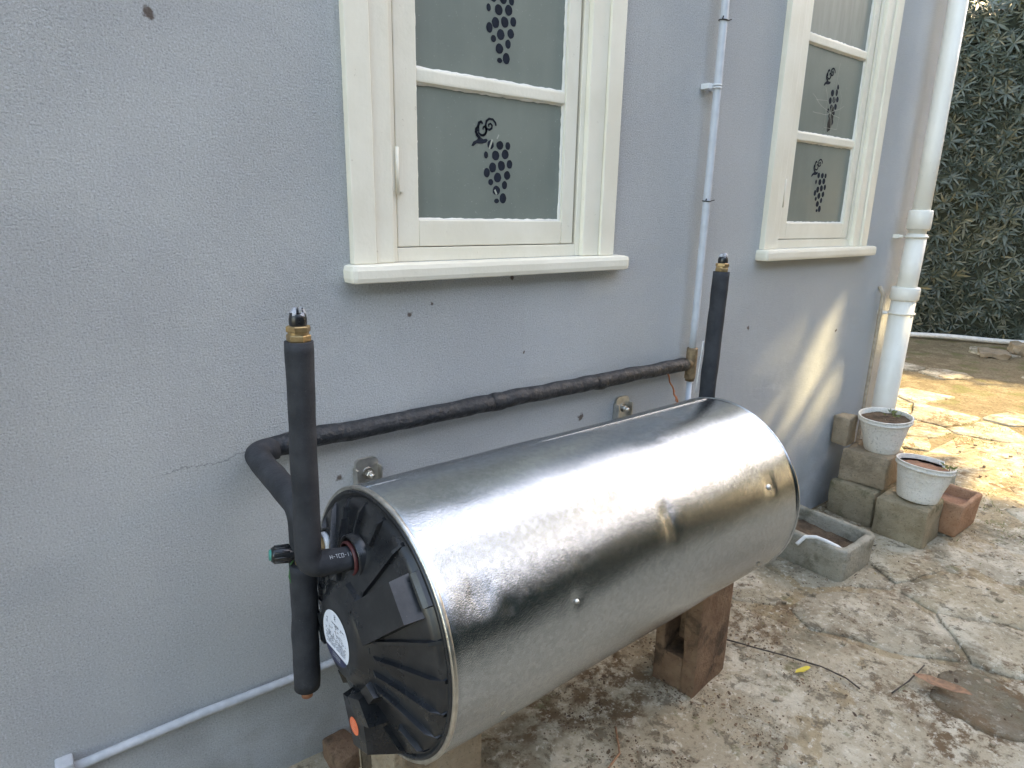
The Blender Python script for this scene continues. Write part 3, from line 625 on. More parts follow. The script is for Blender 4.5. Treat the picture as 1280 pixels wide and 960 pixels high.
def fitting(base, ax, parent, s=1.0):
    ax = Vector(ax)
    f = MB(); f.lathe([(.010 * s, 0), (.0155 * s, .002), (.0155 * s, .006)], base[:], ax, 20); f.lathe([(.0004, .004), (.0195 * s, .004), (.0205 * s, .0055), (.0205 * s, .0125), (.0195 * s, .014)], base[:], ax, ngon=6); f.lathe([(.0175 * s, .014), (.0175 * s, .018)], base[:], ax, 20); f.lathe([(.0004, .0179), (.0195 * s, .018), (.0205 * s, .0195), (.0205 * s, .0255), (.0185 * s, .027), (.0004, .0271)], base[:], ax, ngon=6, a0=.4)
    f.build('brass_fitting', M['brass'], parent)
    t = MB(); t.lathe([(.0142 * s, .027), (.0150 * s, .030), (.0150 * s, .037), (.0138 * s, .042), (.0125 * s, .044)], base[:], ax, 24); t.lathe([(.0125 * s, .0435), (.0004, .0436)], base[:], ax, 24); t.build('black_cap', M['black'], parent)
    q = MB(); kk = random.Random(int(base[0] * 100)); o = Vector(base) + ax * .043; R1 = []
    for ring, (rr, hh) in enumerate(((.0135, -.001), (.0140, .003), (.0105, .008), (.004, .010))):
        R1.append([o + Vector((math.cos(t_) * rr * s, math.sin(t_) * rr * s, 0)) * kk.uniform(.8, 1.1) + ax * (hh + kk.uniform(-.002, .002)) for t_ in [2 * PI * i / 12 for i in range(12)]])
    vs = [v for r in R1 for v in r]; q.add(vs, [(i * 12 + j, i * 12 + (j + 1) % 12, (i + 1) * 12 + (j + 1) % 12, (i + 1) * 12 + j) for i in range(3) for j in range(12) if kk.random() < .8]); q.build('plastic_wrap', M['clear'], parent)
axr = (top_ - el).normalized(); fitting(top_ - axr * .004, axr, ris, .86)
# second riser at the far end
fb = Vector((1.545, -.285, -.545)); ft = Vector((1.563, -.281, -.152))
rs2 = thing('insulated_riser_pipe', tuple(fb), 'black foam covered pipe standing up behind the far end of the heater', 'pipe')
far_in = A + AX * (LEN + .03) + WW * (.56 * RR) - SS * (.10 * RR)
mb = MB(); mb.tube(sub(bend(ft, fb, far_in, .03), .016), .0225, 24, True, .0016, 9); mb.build('foam_sleeve', M['foam'], rs2)
axf = (ft - fb).normalized(); fitting(ft - axf * .004, axf, rs2, .9)
cb = MB(); cb.tube(sub([(1.522, -.262, -.50), (1.531, -.262, -.42), (1.532, -.266, -.345)], .02), .0018, 8); cb.build('tie_wire', M['whitecable'], rs2)
# cold pipe: along the wall, elbow outward, down to the valve
PY = -.036
cold = thing('insulated_wall_pipe', (1.0, PY, -.488), 'long taped black pipe running along the wall above the heater', 'pipe')
tee_y = cp(-.51, .46).y
wob = lambda t, s: .004 * noise.noise(Vector((t * 9, s, 0)))
pts = [(1.765, PY, -.488)]
for i in range(1, 60):
    x = 1.765 - (1.765 - .385) * i / 60; pts.append((x, PY + wob(x, 1), -.4875 + wob(x, 5)))
pts += [(.385, PY, -.4915)]
mb = MB(); mb.tube(pts, [.0222 + .0010 * noise.noise(Vector((p[0] * 14, 3, 1))) for p in pts], 22, True, .0028, 2); mb.build('taped_sleeve', M['tape'], cold)
tl = Vector((.352, tee_y, -.575))
br = sub(bend((.354, PY - .004, -.4925), (.352, tee_y, -.5075), (tl.x, tee_y, -.60), .03), .014)
mb = MB(); mb.tube([(.402, PY - .001, -.4925)] + arc((.386, PY - .034, -.4925), .032, R(90), R(180), 6, (1, 0, 0), (0, 1, 0)) + br[4:], .0240, 24, True, .002, 6); mb.build('foam_sleeve', M['foam'], cold)
lowb = Vector((.339, tee_y, -.868))
mb = MB(); mb.tube(sub([(.3485, tee_y, -.612), lowb], .016), .0238, 24, True, .0022, 8); mb.build('foam_sleeve', M['foam'], cold)
mb = MB(); mb.tube([lowb + Vector((0, 0, .01)), lowb + Vector((-.001, 0, -.018))], .0085, 16); mb.lathe([(.0085, 0), (.0105, -.002), (.0105, -.012), (.0085, -.013)], (lowb + Vector((-.001, 0, -.008)))[:], (0, 0, 1), 16); mb.build('copper_tail', M['dullcopper'], cold)
for xx in (.43, .98, 1.36):
    mb = MB(); cz = -.4875 + wob(xx, 5); mb.tube([(xx - .018, PY, cz), (xx - .006, PY, cz), (xx + .008, PY, cz - .001), (xx + .02, PY, cz)], [.0230, .0244, .0242, .0230], 18, False, .004, xx * 7); mb.build('tape_band', M['tape'], cold)
# brass valve on the near inlet with a black knob
vin = cp(-.51, .46, coneh(.69)); vx = Vector((.352, vin.y, vin.z))
vt = thing('inlet_valve', tuple(vx), 'brass inlet valve with a black knob behind the tall pipe', 'valve')
mb = MB(); mb.tube([vin, vin - AX * .012, vx], [.015, .0145, .0145], 20); mb.lathe([(.0004, 0), (.018, .0), (.0185, .002), (.0185, .018), (.018, .02), (.0004, .0201)], (vin - AX * .016)[:], -AX, ngon=6); mb.lathe([(.012, -.035), (.018, -.034), (.018, .022), (.012, .024)], vx[:], (0, 0, 1), 20); mb.build('valve_body', M['brass'], vt)
mb = MB(); mb.tube([vin + AX * .0, vin - AX * .004, vin - AX * .0135, vin - AX * .0145], [.015, .0185, .019, .016], 20, True, .0025, 4); mb.build('thread_tape', M['white'], vt)
kd = Vector((-.93, .20, .10)).normalized(); k0 = Vector((.345, -.315, -.590))
mb = MB(); mb.tube([k0, k0 + kd * .012, k0 + kd * .020, k0 + kd * .046, k0 + kd * .050], [.011, .0125, .0155, .0148, .0115], 14); 
for i in range(10):
    a = 2 * PI * i / 10; u1 = kd.cross(Vector((0, 0, 1))).normalized(); u2 = kd.cross(u1); o = (u1 * math.cos(a) + u2 * math.sin(a)) * .0150; mb.tube([k0 + kd * .020 + o, k0 + kd * .045 + o * .95], .0018, 6)
mb.build('knob', M['black'], vt)
mb = MB(); mb.lathe([(.0095, .049), (.0095, .053), (.0004, .0532)], k0[:], kd, 16); mb.build('knob_cap', M['green'], vt)
mb = MB(); mb.tube(sub([(.338, tee_y + .006, -.600), (.3265, tee_y + .004, -.612), (.322, tee_y, -.632), (.326, tee_y - .004, -.652), (.334, tee_y - .01, -.662)], .006), .0016, 8); mb.build('earth_wire', M['greenwire'], vt)

# copper wire, brass tee, conduit, cable
cw = MB(); cw.tube([Vector((1.672 + .062 * t + .003 * math.sin(t * 20), -.040 - .02 * t, -.505 - .135 * t)) for t in [i / 30 for i in range(31)]], .0026, 8)
cw.tube([Vector((1.672 + .062 * t + .005 * math.cos(t * 40), -.040 - .02 * t, -.505 - .135 * t + .003 * math.sin(t * 40))) for t in [.45 + i / 60 for i in range(31)]], .0018, 8)
tag(cw.build('copper_wire', M['copper'], None, (1.70, -.05, -.63)), 'bare twisted copper wire hanging from the wall pipe behind the heater', 'wire')
cx, cy = 1.800, -.036
cond = thing('conduit_pipe', (cx, cy, -.47), 'slim vertical light grey pipe clipped to the wall between the windows', 'pipe')
mb = MB(); mb.tube(sub([(cx, cy, -.455), (cx + .004, cy, .3), (cx, cy, 1.7)], .1), .0118, 20); mb.build('pipe', M['conduit'], cond)
mb = MB(); mb.tube([(cx, cy, -.435), (cx, cy, -.445), (cx, cy, -.525), (cx, cy, -.55)], [.0165, .0185, .0185, .015], 20); mb.tube([(cx + .002, cy, -.488), (cx - .040, cy, -.488)], .0175, 18); mb.lathe([(.0004, 0), (.020, 0), (.020, .014), (.0004, .0141)], (cx, cy, -.452), (0, 0, 1), ngon=6); mb.lathe([(.0004, 0), (.020, 0), (.020, .014), (.0004, .0141)], (cx, cy, -.54), (0, 0, 1), ngon=6); mb.build('brass_tee', M['oldbrass'], cond)
mb = MB(); mb.tube([(cx, cy, -.55), (cx + .002, cy, -.8), (cx + .004, cy, -1.1)], .0095, 14); mb.build('lower_pipe', M['conduit'], cond)
mb = MB(); zc = .372; mb.tube(arc((cx, cy, zc), .0135, 0, 2 * PI, 24, (1, 0, 0), (0, 1, 0)), .0022, 8, False); mb.tube(arc((cx, cy, zc + .008), .0135, 0, 2 * PI, 24, (1, 0, 0), (0, 1, 0)), .0022, 8, False); mb.box((cx - .032, cy + .006, zc - .004), (cx - .0125, -.0005, zc + .012), .002); mb.box((cx + .0125, cy + .006, zc - .004), (cx + .028, -.0005, zc + .012), .002); mb.build('saddle_clip', M['white'], cond)
for zc in (.558, .040):
    mb = MB(); mb.tube(arc((cx + .002, cy, zc), .0132, 0, 2 * PI, 22, (1, 0, 0), (0, 1, .08)), .0019, 6, False); mb.tube([(cx + .015, cy - .004, zc), (cx + .026, cy - .012, zc + .004)], .0016, 6); mb.tube([(cx - .011, cy - .006, zc), (cx - .017, cy - .013, zc + .006)], .0022, 6); mb.build('cable_tie', M['black'], cond)
wc = MB(); wc.tube([Vector((1.822 + .006 * math.sin(z * 9) + (.02 * max(0, -.35 - z)), -.016 - .012 * max(0, -z), z)) for z in [1.7 - i * .05 for i in range(46)]], .0030, 8)
tag(wc.build('white_cable', M['whitecable'], None, (1.82, -.02, -.55)), 'thin white cable running down beside the slim grey conduit', 'cable')
# low conduit along the wall
lc = thing('low_conduit', (.2, -.0135, -1.078), 'light grey painted conduit running along the wall low on the left', 'pipe')
mb = MB(); mb.tube(sub([(-.035, -.014, -1.076), (.2, -.0135, -1.074), (.45, -.0135, -1.083), (1.9, -.0135, -1.10)], .05), .0098, 14, True, .0008, 2); mb.build('pipe', M['lowc'], lc)
mb = MB(); mb.box((-.058, -.034, -1.105), (-.028, -.0005, -1.050), .004); mb.build('junction_box', M['lowc'], lc)

# ================================================================== DOWNPIPE
dpx, dpy = 3.345, -.080
dp = thing('downpipe', (3.30, dpy, GZ), 'white painted cast iron downpipe at the corner of the house', 'drainpipe')
mb = MB(); mb.tube([(3.340, dpy, -.08), (3.345, dpy, .3), (3.342, dpy, 1.7)], .037, 32); mb.build('upper_pipe', M['pipewhite'], dp)
mb = MB(); mb.tube([(3.322, dpy, -.40), (3.340, dpy, -.07)], .043, 32); mb.build('middle_pipe', M['pipewhite'], dp)
mb = MB(); mb.tube([(3.285, dpy, GZ), (3.300, dpy, -.9), (3.320, dpy, -.37)], .052, 32); mb.build('lower_pipe', M['pipewhite'], dp)
mb = MB(); mb.tube([(3.3405, dpy, -.052), (3.341, dpy, -.046), (3.3415, dpy, .030), (3.3415, dpy, .036)], [.045, .050, .050, .046], 32); mb.build('collar', M['pipewhite'], dp)
mb = MB(); mb.tube([(3.320, dpy, -.372), (3.320, dpy, -.366), (3.3225, dpy, -.318), (3.3225, dpy, -.310)], [.055, .061, .061, .057], 32); mb.build('collar', M['pipewhite'], dp)
for (x, z, rr) in ((3.338, -.082, .046), (3.318, -.432, .055)):
    mb = MB(); mb.tube(arc((x, dpy, z), rr, 0, 2 * PI, 36, (1, 0, 0), (0, 1, 0)), .0045, 8, False); mb.box((x - rr - .028, dpy + .045, z - .007), (x - rr + .012, dpy + .06, z + .007), .002); mb.lathe([(.006, 0), (.006, .010), (.0003, .0105)], (x - rr - .012, dpy + .045, z), (0, -1, 0), 8); mb.box((x - rr - .012, dpy + .05, z - .009), (x - rr + .0, -.0005, z + .009), .002); mb.build('bracket', M['pipewhite'], dp)
tp = MB(); tp.tube(sub([(3.2, -.026, GZ), (3.214, -.026, -.88), (3.222, -.026, -.345), (3.224, -.004, -.31)], .1), .0085, 16)
tag(tp.build('tan_pipe', M['tan'], None, (3.2, -.026, GZ)), 'thin tan pipe against the wall just left of the white downpipe', 'pipe')

# ================================================================== BLOCKS UNDER THE HEATER
def tb(x, y):   # underside of the heater at a plan position
    t = (x - A.x) / AX.x; c = A + AX * t; d = (y - c.y); return c.z - math.sqrt(max(.0001, RR * RR - d * d)) if abs(d) < RR else c.z
def hollow(name, o, ux, L, Wd, zt, mat, label, cores, hz=None):
    """standing hollow block: o corner nearest the camera, ux direction of the long side"""
    ux = Vector(ux).normalized(); uy = Vector((-ux.y, ux.x, 0)); o = Vector(o); th = .028; bm = MB()
    P = lambda a, b, z: o + ux * a + uy * b + Vector((0, 0, z))
    H = zt - GZ
    # closed long faces, open cores seen from the short side: webs as boxes
    def bx(a0, a1, b0, b1, z0, z1, seed):
        vs = [P(a, b, z) for z in (z0, z1) for a, b in ((a0, b0), (a1, b0), (a1, b1), (a0, b1))]
        t = MB(); c = sum(vs, Vector()) / 8; ang = math.atan2(ux.y, ux.x); t.box((c.x - (a1 - a0) / 2, c.y - (b1 - b0) / 2, c.z - (z1 - z0) / 2), (c.x + (a1 - a0) / 2, c.y + (b1 - b0) / 2, c.z + (z1 - z0) / 2), .006, ang, .006, 4, seed); bm.add(t.v, t.f, True)
    bx(0, th * 1.6, 0, Wd, 0, H, 1)                    # near long shell
    bx(L - th, L, 0, Wd, 0, H, 2)
    for k, (z0, z1) in enumerate(cores): bx(th * 1.4, L - th * .8, 0, Wd, z0, z1, 3 + k)
    o_ = bm.build(name, mat, None, tuple(o)); tag(o_, label, 'block'); return o_
def block(name, pts_c, rot, size, mat, label, cat, jit=.006, seed=1, group=None):
    mb = MB(); x, y, z = pts_c; sx, sy, sz = size; mb.box((x - sx / 2, y - sy / 2, z), (x + sx / 2, y + sy / 2, z + sz), .012, R(rot), jit, 5, seed)
    return tag(mb.build(name, mat, None, (x, y, z)), label, cat, group)
# far support: hollow block on end; open core faces left
def core_block(name, corner, ux, L, Wd, zt, mat, label, hole, back=None):
    ux = Vector(ux).normalized(); uy = Vector((-ux.y, ux.x, 0)); o = Vector(corner)
    bm = MB(); H = zt - GZ; ang = math.atan2(ux.y, ux.x)
    def bx(a0, a1, b0, b1, z0, z1, seed, jit=.005):
        c = o + ux * (a0 + a1) / 2 + uy * (b0 + b1) / 2 + Vector((0, 0, (z0 + z1) / 2)); hx, hy, hz = (a1 - a0) / 2, (b1 - b0) / 2, (z1 - z0) / 2
        t = MB(); t.box((c.x - hx, c.y - hy, c.z - hz), (c.x + hx, c.y + hy, c.z + hz), .007, ang, jit, 5, seed); bm.add(t.v, t.f, True)
    # a: along ux (right side face), b: away along uy (left face); holes run along ux
    (b0, b1, z0, z1) = hole
    bx(0, L, 0, b0, 0, H, 1); bx(0, L, b1, Wd, 0, H, 2)
    bx(0.002, L - .002, b0 - .006, b1 + .006, 0, z0, 3); bx(0.002, L - .002, b0 - .006, b1 + .006, z1, H, 4); bx(L * .45, L * .55, b0 - .006, b1 + .006, z0 - .01, z1 + .01, 5)
    return tag(bm.build(name, mat, None, tuple(o)), label, 'block')
core_block('hollow_block', (1.381, -.452, GZ), (.191, .025, 0), .19, .135, tb(1.46, -.40) + .012, M['rustblock'], 'rust brown hollow block standing on end under the far half of the heater', (.045, .105, .12, .30))
core_block('hollow_block', (.498, -.340, GZ), (.19, .0, 0), .225, .17, tb(.5, -.34) - .002, M['sandblock'], 'sandy hollow block supporting the near end of the heater', (.115, .175, .05, .27))

block('brick_piece', (.50, -.055, GZ), 8, (.07, .10, .055), M['rustblock'], 'dark broken brick lying against the foot of the wall under the heater', 'brick', .01, 12)

# ================================================================== TROUGH, BLOCKS, POTS
tr = thing('stone_trough', (2.44, -.24, GZ), 'rectangular grey cast stone trough on the ground beside the heater', 'planter')
x0, x1, y0, y1, zt = 2.315, 2.585, -.420, -.045, -1.205; th = .030
mb = MB()
def ringwall(mb, x0, x1, y0, y1, zb, zt, th, cr, flare=0.0, fz=None):
    def rr(x0, x1, y0, y1, c, n=4):
        out = []
        for (cx_, cy_, a) in ((x1 - c, y1 - c, 0), (x0 + c, y1 - c, 90), (x0 + c, y0 + c, 180), (x1 - c, y0 + c, 270)):
            for i in range(n + 1): t = R(a + 90 * i / n); out.append((cx_ + c * math.cos(t), cy_ + c * math.sin(t)))
        # extra points along the sides
        o2 = []
        for i in range(len(out)):
            a, b = out[i], out[(i + 1) % len(out)]; k = max(1, int(math.dist(a, b) / .03))
            for j in range(k): o2.append((a[0] + (b[0] - a[0]) * j / k, a[1] + (b[1] - a[1]) * j / k))
        return o2
    def lvl(d, z): return [(x, y, z) for x, y in rr(x0 + d, x1 - d, y0 + d, y1 - d, cr)]
    # same point count at every level: scale the base ring about the centre
    base = rr(x0, x1, y0, y1, cr); cx_, cy_ = (x0 + x1) / 2, (y0 + y1) / 2; hx, hy = (x1 - x0) / 2, (y1 - y0) / 2
    def L(d, z): return [(cx_ + (x - cx_) * (1 - d / hx), cy_ + (y - cy_) * (1 - d / hy), z) for x, y in base]
    H = zt - zb; zi = zb + .03
    rows = [L(flare + .004, zb), L(flare * .9, zb + .01), L(flare * .6, zb + H * .35), L(flare * .3, zb + H * .7), L(0, zt - .008), L(.004, zt), L(th * .5, zt + .0015), L(th - .004, zt), L(th, zt - .008), L(th + flare * .5, zb + H * .5), L(th + flare, zi)]
    n = len(base); vs = []
    for i, r_1 in enumerate(rows):
        for p in r_1: p = Vector(p); vs.append(p + noise.noise_vector(p * 17) * .0035)
    mb.add(vs, [(i * n + k, i * n + (k + 1) % n, (i + 1) * n + (k + 1) % n, (i + 1) * n + k) for i in range(len(rows) - 1) for k in range(n)], True); mb.add(vs[-n:], [tuple(range(n))]); return L
Lf = ringwall(mb, x0, x1, y0, y1, GZ - .004, zt, th, .035, .008); mb.build('trough', M['trough'], tr)
def soilsheet(Lf, d, z, amp, seed=0):
    mb = MB(); outer = Lf(d, z); n = len(outer); cx_ = sum(p[0] for p in outer) / n; cy_ = sum(p[1] for p in outer) / n; vs = []
    for t in (1, .8, .6, .4, .2, .02):
        for p in outer: x, y = cx_ + (p[0] - cx_) * t, cy_ + (p[1] - cy_) * t; vs.append((x, y, z + amp * noise.noise(Vector((x * 25, y * 25, seed)))))
    mb.add(vs, [(i * n + k, i * n + (k + 1) % n, (i + 1) * n + (k + 1) % n, (i + 1) * n + k) for i in range(5) for k in range(n)], True); return mb
soilsheet(Lf, th, zt - .055, .02).build('soil', M['darksoil'], tr)
hs = MB(); hs.tube(sub(arc((2.36, -.31, -1.196), .10, R(215), R(20), 14, (.7, .7, 0), (.75, -.65, .05)), .01), .0075, 10)
hs = MB(); hp = [(2.29, -.245, -1.235), (2.315, -.262, -1.203), (2.333, -.295, -1.196), (2.340, -.335, -1.199), (2.350, -.372, -1.208), (2.366, -.392, -1.225)]; hs.tube(sub(hp, .008), .0075, 10)
tag(hs.build('white_hose', M['hose'], None, (2.33, -.30, -1.2)), 'short curl of white hose lying over the near corner of the stone trough', 'hose')
def leafmesh(name, L, W, mat, fold=.25, droop=.2, n=4):
    vs = []; fs = []
    for i in range(n + 1):
        t = i / n; wv = W * math.sin(PI * min(1, (t * .92 + .05))) ** .8 * .5 if 0 < i < n else W * .04; z = -droop * L * t * t
        vs += [(-wv, t * L, z + fold * wv), (0, t * L, z), (wv, t * L, z + fold * wv)]
    for i in range(n): a = i * 3; fs += [(a, a + 1, a + 4, a + 3), (a + 1, a + 2, a + 5, a + 4)]
    me = bpy.data.meshes.new(name); me.from_pydata(vs, [], fs); me.materials.append(mat); me.polygons.foreach_set('use_smooth', [True] * len(fs)); return me, vs, fs
lm, LV, LF = leafmesh('leaf', 1, .17, M['hedge'], droop=.32)
def leaves(mb, items, V=None, F=None):
    """items: (origin, direction, up, length, width scale)"""
    V = V or LV; F = F or LF; mb.rnd = mb.rnd or []
    for (o, d, up, L, wsc) in items:
        d = d.normalized(); x = d.cross(up); x = x.normalized() if x.length > 1e-4 else Vector((1, 0, 0)); z = x.cross(d); b = len(mb.v); r = rng.random()
        for v in V: mb.v.append(tuple(o + x * (v[0] * L * wsc) + d * (v[1] * L) + z * (v[2] * L)))
        for f in F: mb.f.append(tuple(i + b for i in f)); mb.smooth.append(True); mb.rnd.append(r)
def rvec(k): 
    while True:
        v = Vector((k.uniform(-1, 1), k.uniform(-1, 1), k.uniform(-1, 1)))
        if .05 < v.length < 1: return v.normalized()
k = random.Random(8)
pl = thing('trough_weed', (2.37, -.14, -1.26), 'small dry weed growing in the back left of the stone trough', 'plant')
mb = MB(); leaves(mb, [(Vector((2.36 + k.uniform(-.02, .02), -.13 + k.uniform(-.03, .03), -1.25 + k.uniform(0, .08))), Vector((k.uniform(-1, 1), k.uniform(-1, 1), k.uniform(-.2, .9))), rvec(k), k.uniform(.02, .04), 2) for _ in range(45)]); mb.build('foliage', M['weed'], pl)
mb = MB()
for i in range(4): mb.tube([(2.36 + i * .006, -.13, -1.27), (2.355 + i * .012 - .02, -.13 + i * .01, -1.19 + i * .008)], .0012, 5)
mb.build('stem', M['twig'], pl)

block('stone_block', (2.965, -.382, GZ), 3, (.21, .200, .182), M['mossstone'], 'front mossy stone block carrying the white bucket of red soil', 'stone block', .006, 3)
block('stone_block', (3.03, -.168, GZ), -2, (.27, .205, .176), M['mossstone'], 'low dark stone block against the wall, under another block', 'stone block', .006, 8)
block('stone_block', (3.045, -.170, GZ + .177), 4, (.215, .20, .146), M['sandstone'], 'upper pale sandstone block under the higher white bucket', 'stone block', .008, 5)
block('stone_block', (3.215, -.075, GZ), 0, (.16, .13, .44), M['sandstone'], 'tall tan block at the wall behind the higher white bucket', 'stone block', .007, 6) if False else None
block('stone_block', (3.00, -.045, GZ + .3235), 0, (.085, .075, .14), M['sandstone'], 'small tan stone against the wall, behind the higher white bucket', 'stone block', .006, 6)
tc = thing('terracotta_planter', (3.2, -.44, GZ), 'terracotta rectangular planter on the paving behind the front block', 'planter')
mb = MB(); Lt = ringwall(mb, 3.085, 3.33, -.545, -.375, GZ + .014, -1.185, .022, .012, .012); mb.build('pot', M['terracotta'], tc)
soilsheet(Lt, .02, -1.225, .01, 3).build('soil', M['redsoil'], tc)
def bucket(c, r0, r1, H, tilt, soilmat, label, broken):
    b = thing('plastic_bucket', c, label, 'bucket'); mb = MB(); n = 40; rows = [(.0004, .0), (r0 * .96, 0), (r0, .006)] + [(r0 + (r1 - r0) * t, H * t) for t in (.2, .4, .6, .8, .86)] + [(r1 + .004, H * .865), (r1 + .005, H * .9), (r1 + .001, H * .91), (r1 + .002, H * .97), (r1 + .006, H * .985), (r1 + .004, H), (r1 - .001, H), (r1 - .003, H * .97), (r1 - .006, H * .8), (r0 - .003, .01)]
    kk = random.Random(int(c[0] * 100)); vs = []; Tm = Matrix.Rotation(tilt[0], 3, 'X') @ Matrix.Rotation(tilt[1], 3, 'Y')
    for i, (r, h) in enumerate(rows):
        for j in range(n):
            a = 2 * PI * j / n; hh = h
            if broken and R(285) < a < R(335) and h > H * .6: hh = H * .60 + (h - H * .6) * .1 + .012 * noise.noise(Vector((a * 9, 0, 0)))
            p = Vector((math.cos(a) * r, math.sin(a) * r * (1.0), hh)); p += Vector((1, 0, 0)) * .003 * noise.noise(p * 12) ; vs.append(Vector(c) + Tm @ p)
    mb.add(vs, [(i * n + j, i * n + (j + 1) % n, (i + 1) * n + (j + 1) % n, (i + 1) * n + j) for i in range(len(rows) - 1) for j in range(n)], True); mb.build('bucket', M['bucket'], b)
    s_ = MB(); vs = []; sz = H * (.88 if not broken else .84)
    for t in (1, .8, .6, .4, .2, .01):
        for j in range(n): a = 2 * PI * j / n; rr = (r0 + (r1 - r0) * sz / H - .001) * t; p = Vector((math.cos(a) * rr, math.sin(a) * rr, sz)); p.z += .010 * noise.noise(Vector((p.x * 40, p.y * 40, c[0]))); vs.append(Vector(c) + Tm @ p)
    s_.add(vs, [(i * n + j, i * n + (j + 1) % n, (i + 1) * n + (j + 1) % n, (i + 1) * n + j) for i in range(5) for j in range(n)], True); s_.build('soil', soilmat, b)
    return b
b1 = bucket((3.065, -.192, GZ + .325), .072, .106, .165, (R(0), R(-4)), M['darksoil'], 'higher white bucket with pale soil and a green sprout', False)
b2 = bucket((2.975, -.400, GZ + .184), .078, .108, .165, (R(2), R(5)), M['redsoil'], 'lower white bucket with a broken rim full of red soil', True)
k = random.Random(5)
def sprig(name, o, n, L, label, spread=.03):
    t = thing(name, tuple(o), label, 'plant'); mb = MB(); o = Vector(o); leaves(mb, [(o + Vector((k.uniform(-spread, spread), k.uniform(-spread, spread), k.uniform(0, .025))), Vector((k.uniform(-1, 1), k.uniform(-1, 1), k.uniform(-.1, .8))), rvec(k), k.uniform(.7, 1.2) * L, 2.6) for _ in range(n)]); mb.build('foliage', M['weed'], t)
    s2 = MB(); s2.tube([o, o + Vector((.004, 0, .02))], .0015, 5); s2.build('stem', M['twig'], t)
sprig('seedling', (3.125, -.20, GZ + .325 + .147), 16, .022, 'tiny green seedling in the higher white bucket')
sprig('seedling', (3.055, -.475, GZ + .315), 26, .018, 'wisp of greenery trailing over the broken rim of the lower bucket', .025)

# ================================================================== HEDGE
hd = Vector((.54, -.84, 0)).normalized(); hn = Vector((-.84, -.54, 0)).normalized()      # along the hedge; out of its face towards us
H0 = Vector((8.303, 1.667, GZ)); HT = 3.55
hedge = thing('hedge', tuple(H0 + hd * .5 - hn * .6), 'tall dark evergreen hedge with long pointed leaves across the yard', 'hedge')
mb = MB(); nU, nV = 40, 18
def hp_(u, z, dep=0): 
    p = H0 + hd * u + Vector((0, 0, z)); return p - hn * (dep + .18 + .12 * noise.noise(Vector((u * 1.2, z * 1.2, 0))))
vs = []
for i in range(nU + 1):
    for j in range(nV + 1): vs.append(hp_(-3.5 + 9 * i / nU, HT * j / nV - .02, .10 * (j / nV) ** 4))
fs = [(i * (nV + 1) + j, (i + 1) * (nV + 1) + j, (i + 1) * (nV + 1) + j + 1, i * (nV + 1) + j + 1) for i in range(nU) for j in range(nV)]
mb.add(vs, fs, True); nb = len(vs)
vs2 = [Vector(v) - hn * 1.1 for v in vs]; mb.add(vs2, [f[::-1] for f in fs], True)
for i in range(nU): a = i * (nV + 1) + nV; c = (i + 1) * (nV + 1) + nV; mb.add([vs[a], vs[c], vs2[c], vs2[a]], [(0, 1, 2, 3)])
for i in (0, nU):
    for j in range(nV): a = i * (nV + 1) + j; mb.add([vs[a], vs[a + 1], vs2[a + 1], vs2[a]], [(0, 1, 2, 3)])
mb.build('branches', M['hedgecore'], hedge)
k = random.Random(31); big = []; camp = Vector((0, -1.35, 0))
def clusters(n, u0, u1, top=False):
    out = []
    for _ in range(n):
        u = k.uniform(u0, u1); z = k.uniform(0.02, HT) if not top else HT
        o = hp_(u, z, k.uniform(-.03, .08)) if not top else hp_(u, HT, 0) - hn * k.uniform(-.1, 1.0) + Vector((0, 0, k.uniform(-.05, .08)))
        ax = (hn * 1 + Vector((0, 0, k.uniform(-.3, .9))) + hd * k.uniform(-.8, .8)).normalized() if not top else (Vector((0, 0, 1)) + rvec(k) * .6).normalized()
        nl = k.randint(7, 11); L = k.uniform(.085, .14); a0 = k.uniform(0, 6.28); u1_ = ax.cross(Vector((0, .1, 1))).normalized(); u2_ = ax.cross(u1_)
        for q in range(nl):
            a = a0 + 2 * PI * q / nl + k.uniform(-.25, .25); dr = (u1_ * math.cos(a) + u2_ * math.sin(a)) * 1.0 + ax * k.uniform(.15, .8); out.append((o, dr, ax, L * k.uniform(.7, 1.15), k.uniform(.8, 1.25)))
    return out
vis = clusters(42, -.1, 1.35)
it = [v for v in vis]; rest = it[300:]; it = it[:300]
for (o, d, up, L, ws) in it:
    d = d.normalized(); x = d.cross(up).normalized(); z = x.cross(d); mw = Matrix((x * L * ws, d * L, z * L)).transposed().to_4x4(); mw.translation = o; inst('leaf', lm, hedge, mw)
a_ = lm.attributes.new('rnd', 'FLOAT', 'FACE'); a_.data.foreach_set('value', [0.0] * len(LF))
mb = MB(); leaves(mb, rest + clusters(2600, -.6, 1.8) + clusters(900, -3.5, -.6) + clusters(1200, 1.8, 5.5) + clusters(500, -3.5, 5.5, True)); o = mb.build('foliage', M['hedge'], hedge); o['kind'] = 'stuff'
ke = MB(); ke.tube([H0 + hd * u + hn * (.05 + .02 * math.sin(u * 3)) + Vector((0, 0, .045 + .008 * math.sin(u * 5))) for u in [-2 + i * .15 for i in range(45)]], .028, 12); tag(ke.build('white_ground_pipe', M['hose'], None, tuple(H0)), 'white pipe lying along the foot of the hedge', 'pipe')
for (px, py, pz, sx, sy, sz, l_) in ((7.90, .74, GZ, .34, .26, .05, 'flat pale rock lying near the foot of the hedge'), (8.25, .60, GZ, .24, .2, .12, 'tan lump of rock beside the hedge pipe')):
    block('rock', (px, py, pz), 20, (sx, sy, sz), M['sandstone'], l_, 'rock', .03, px)

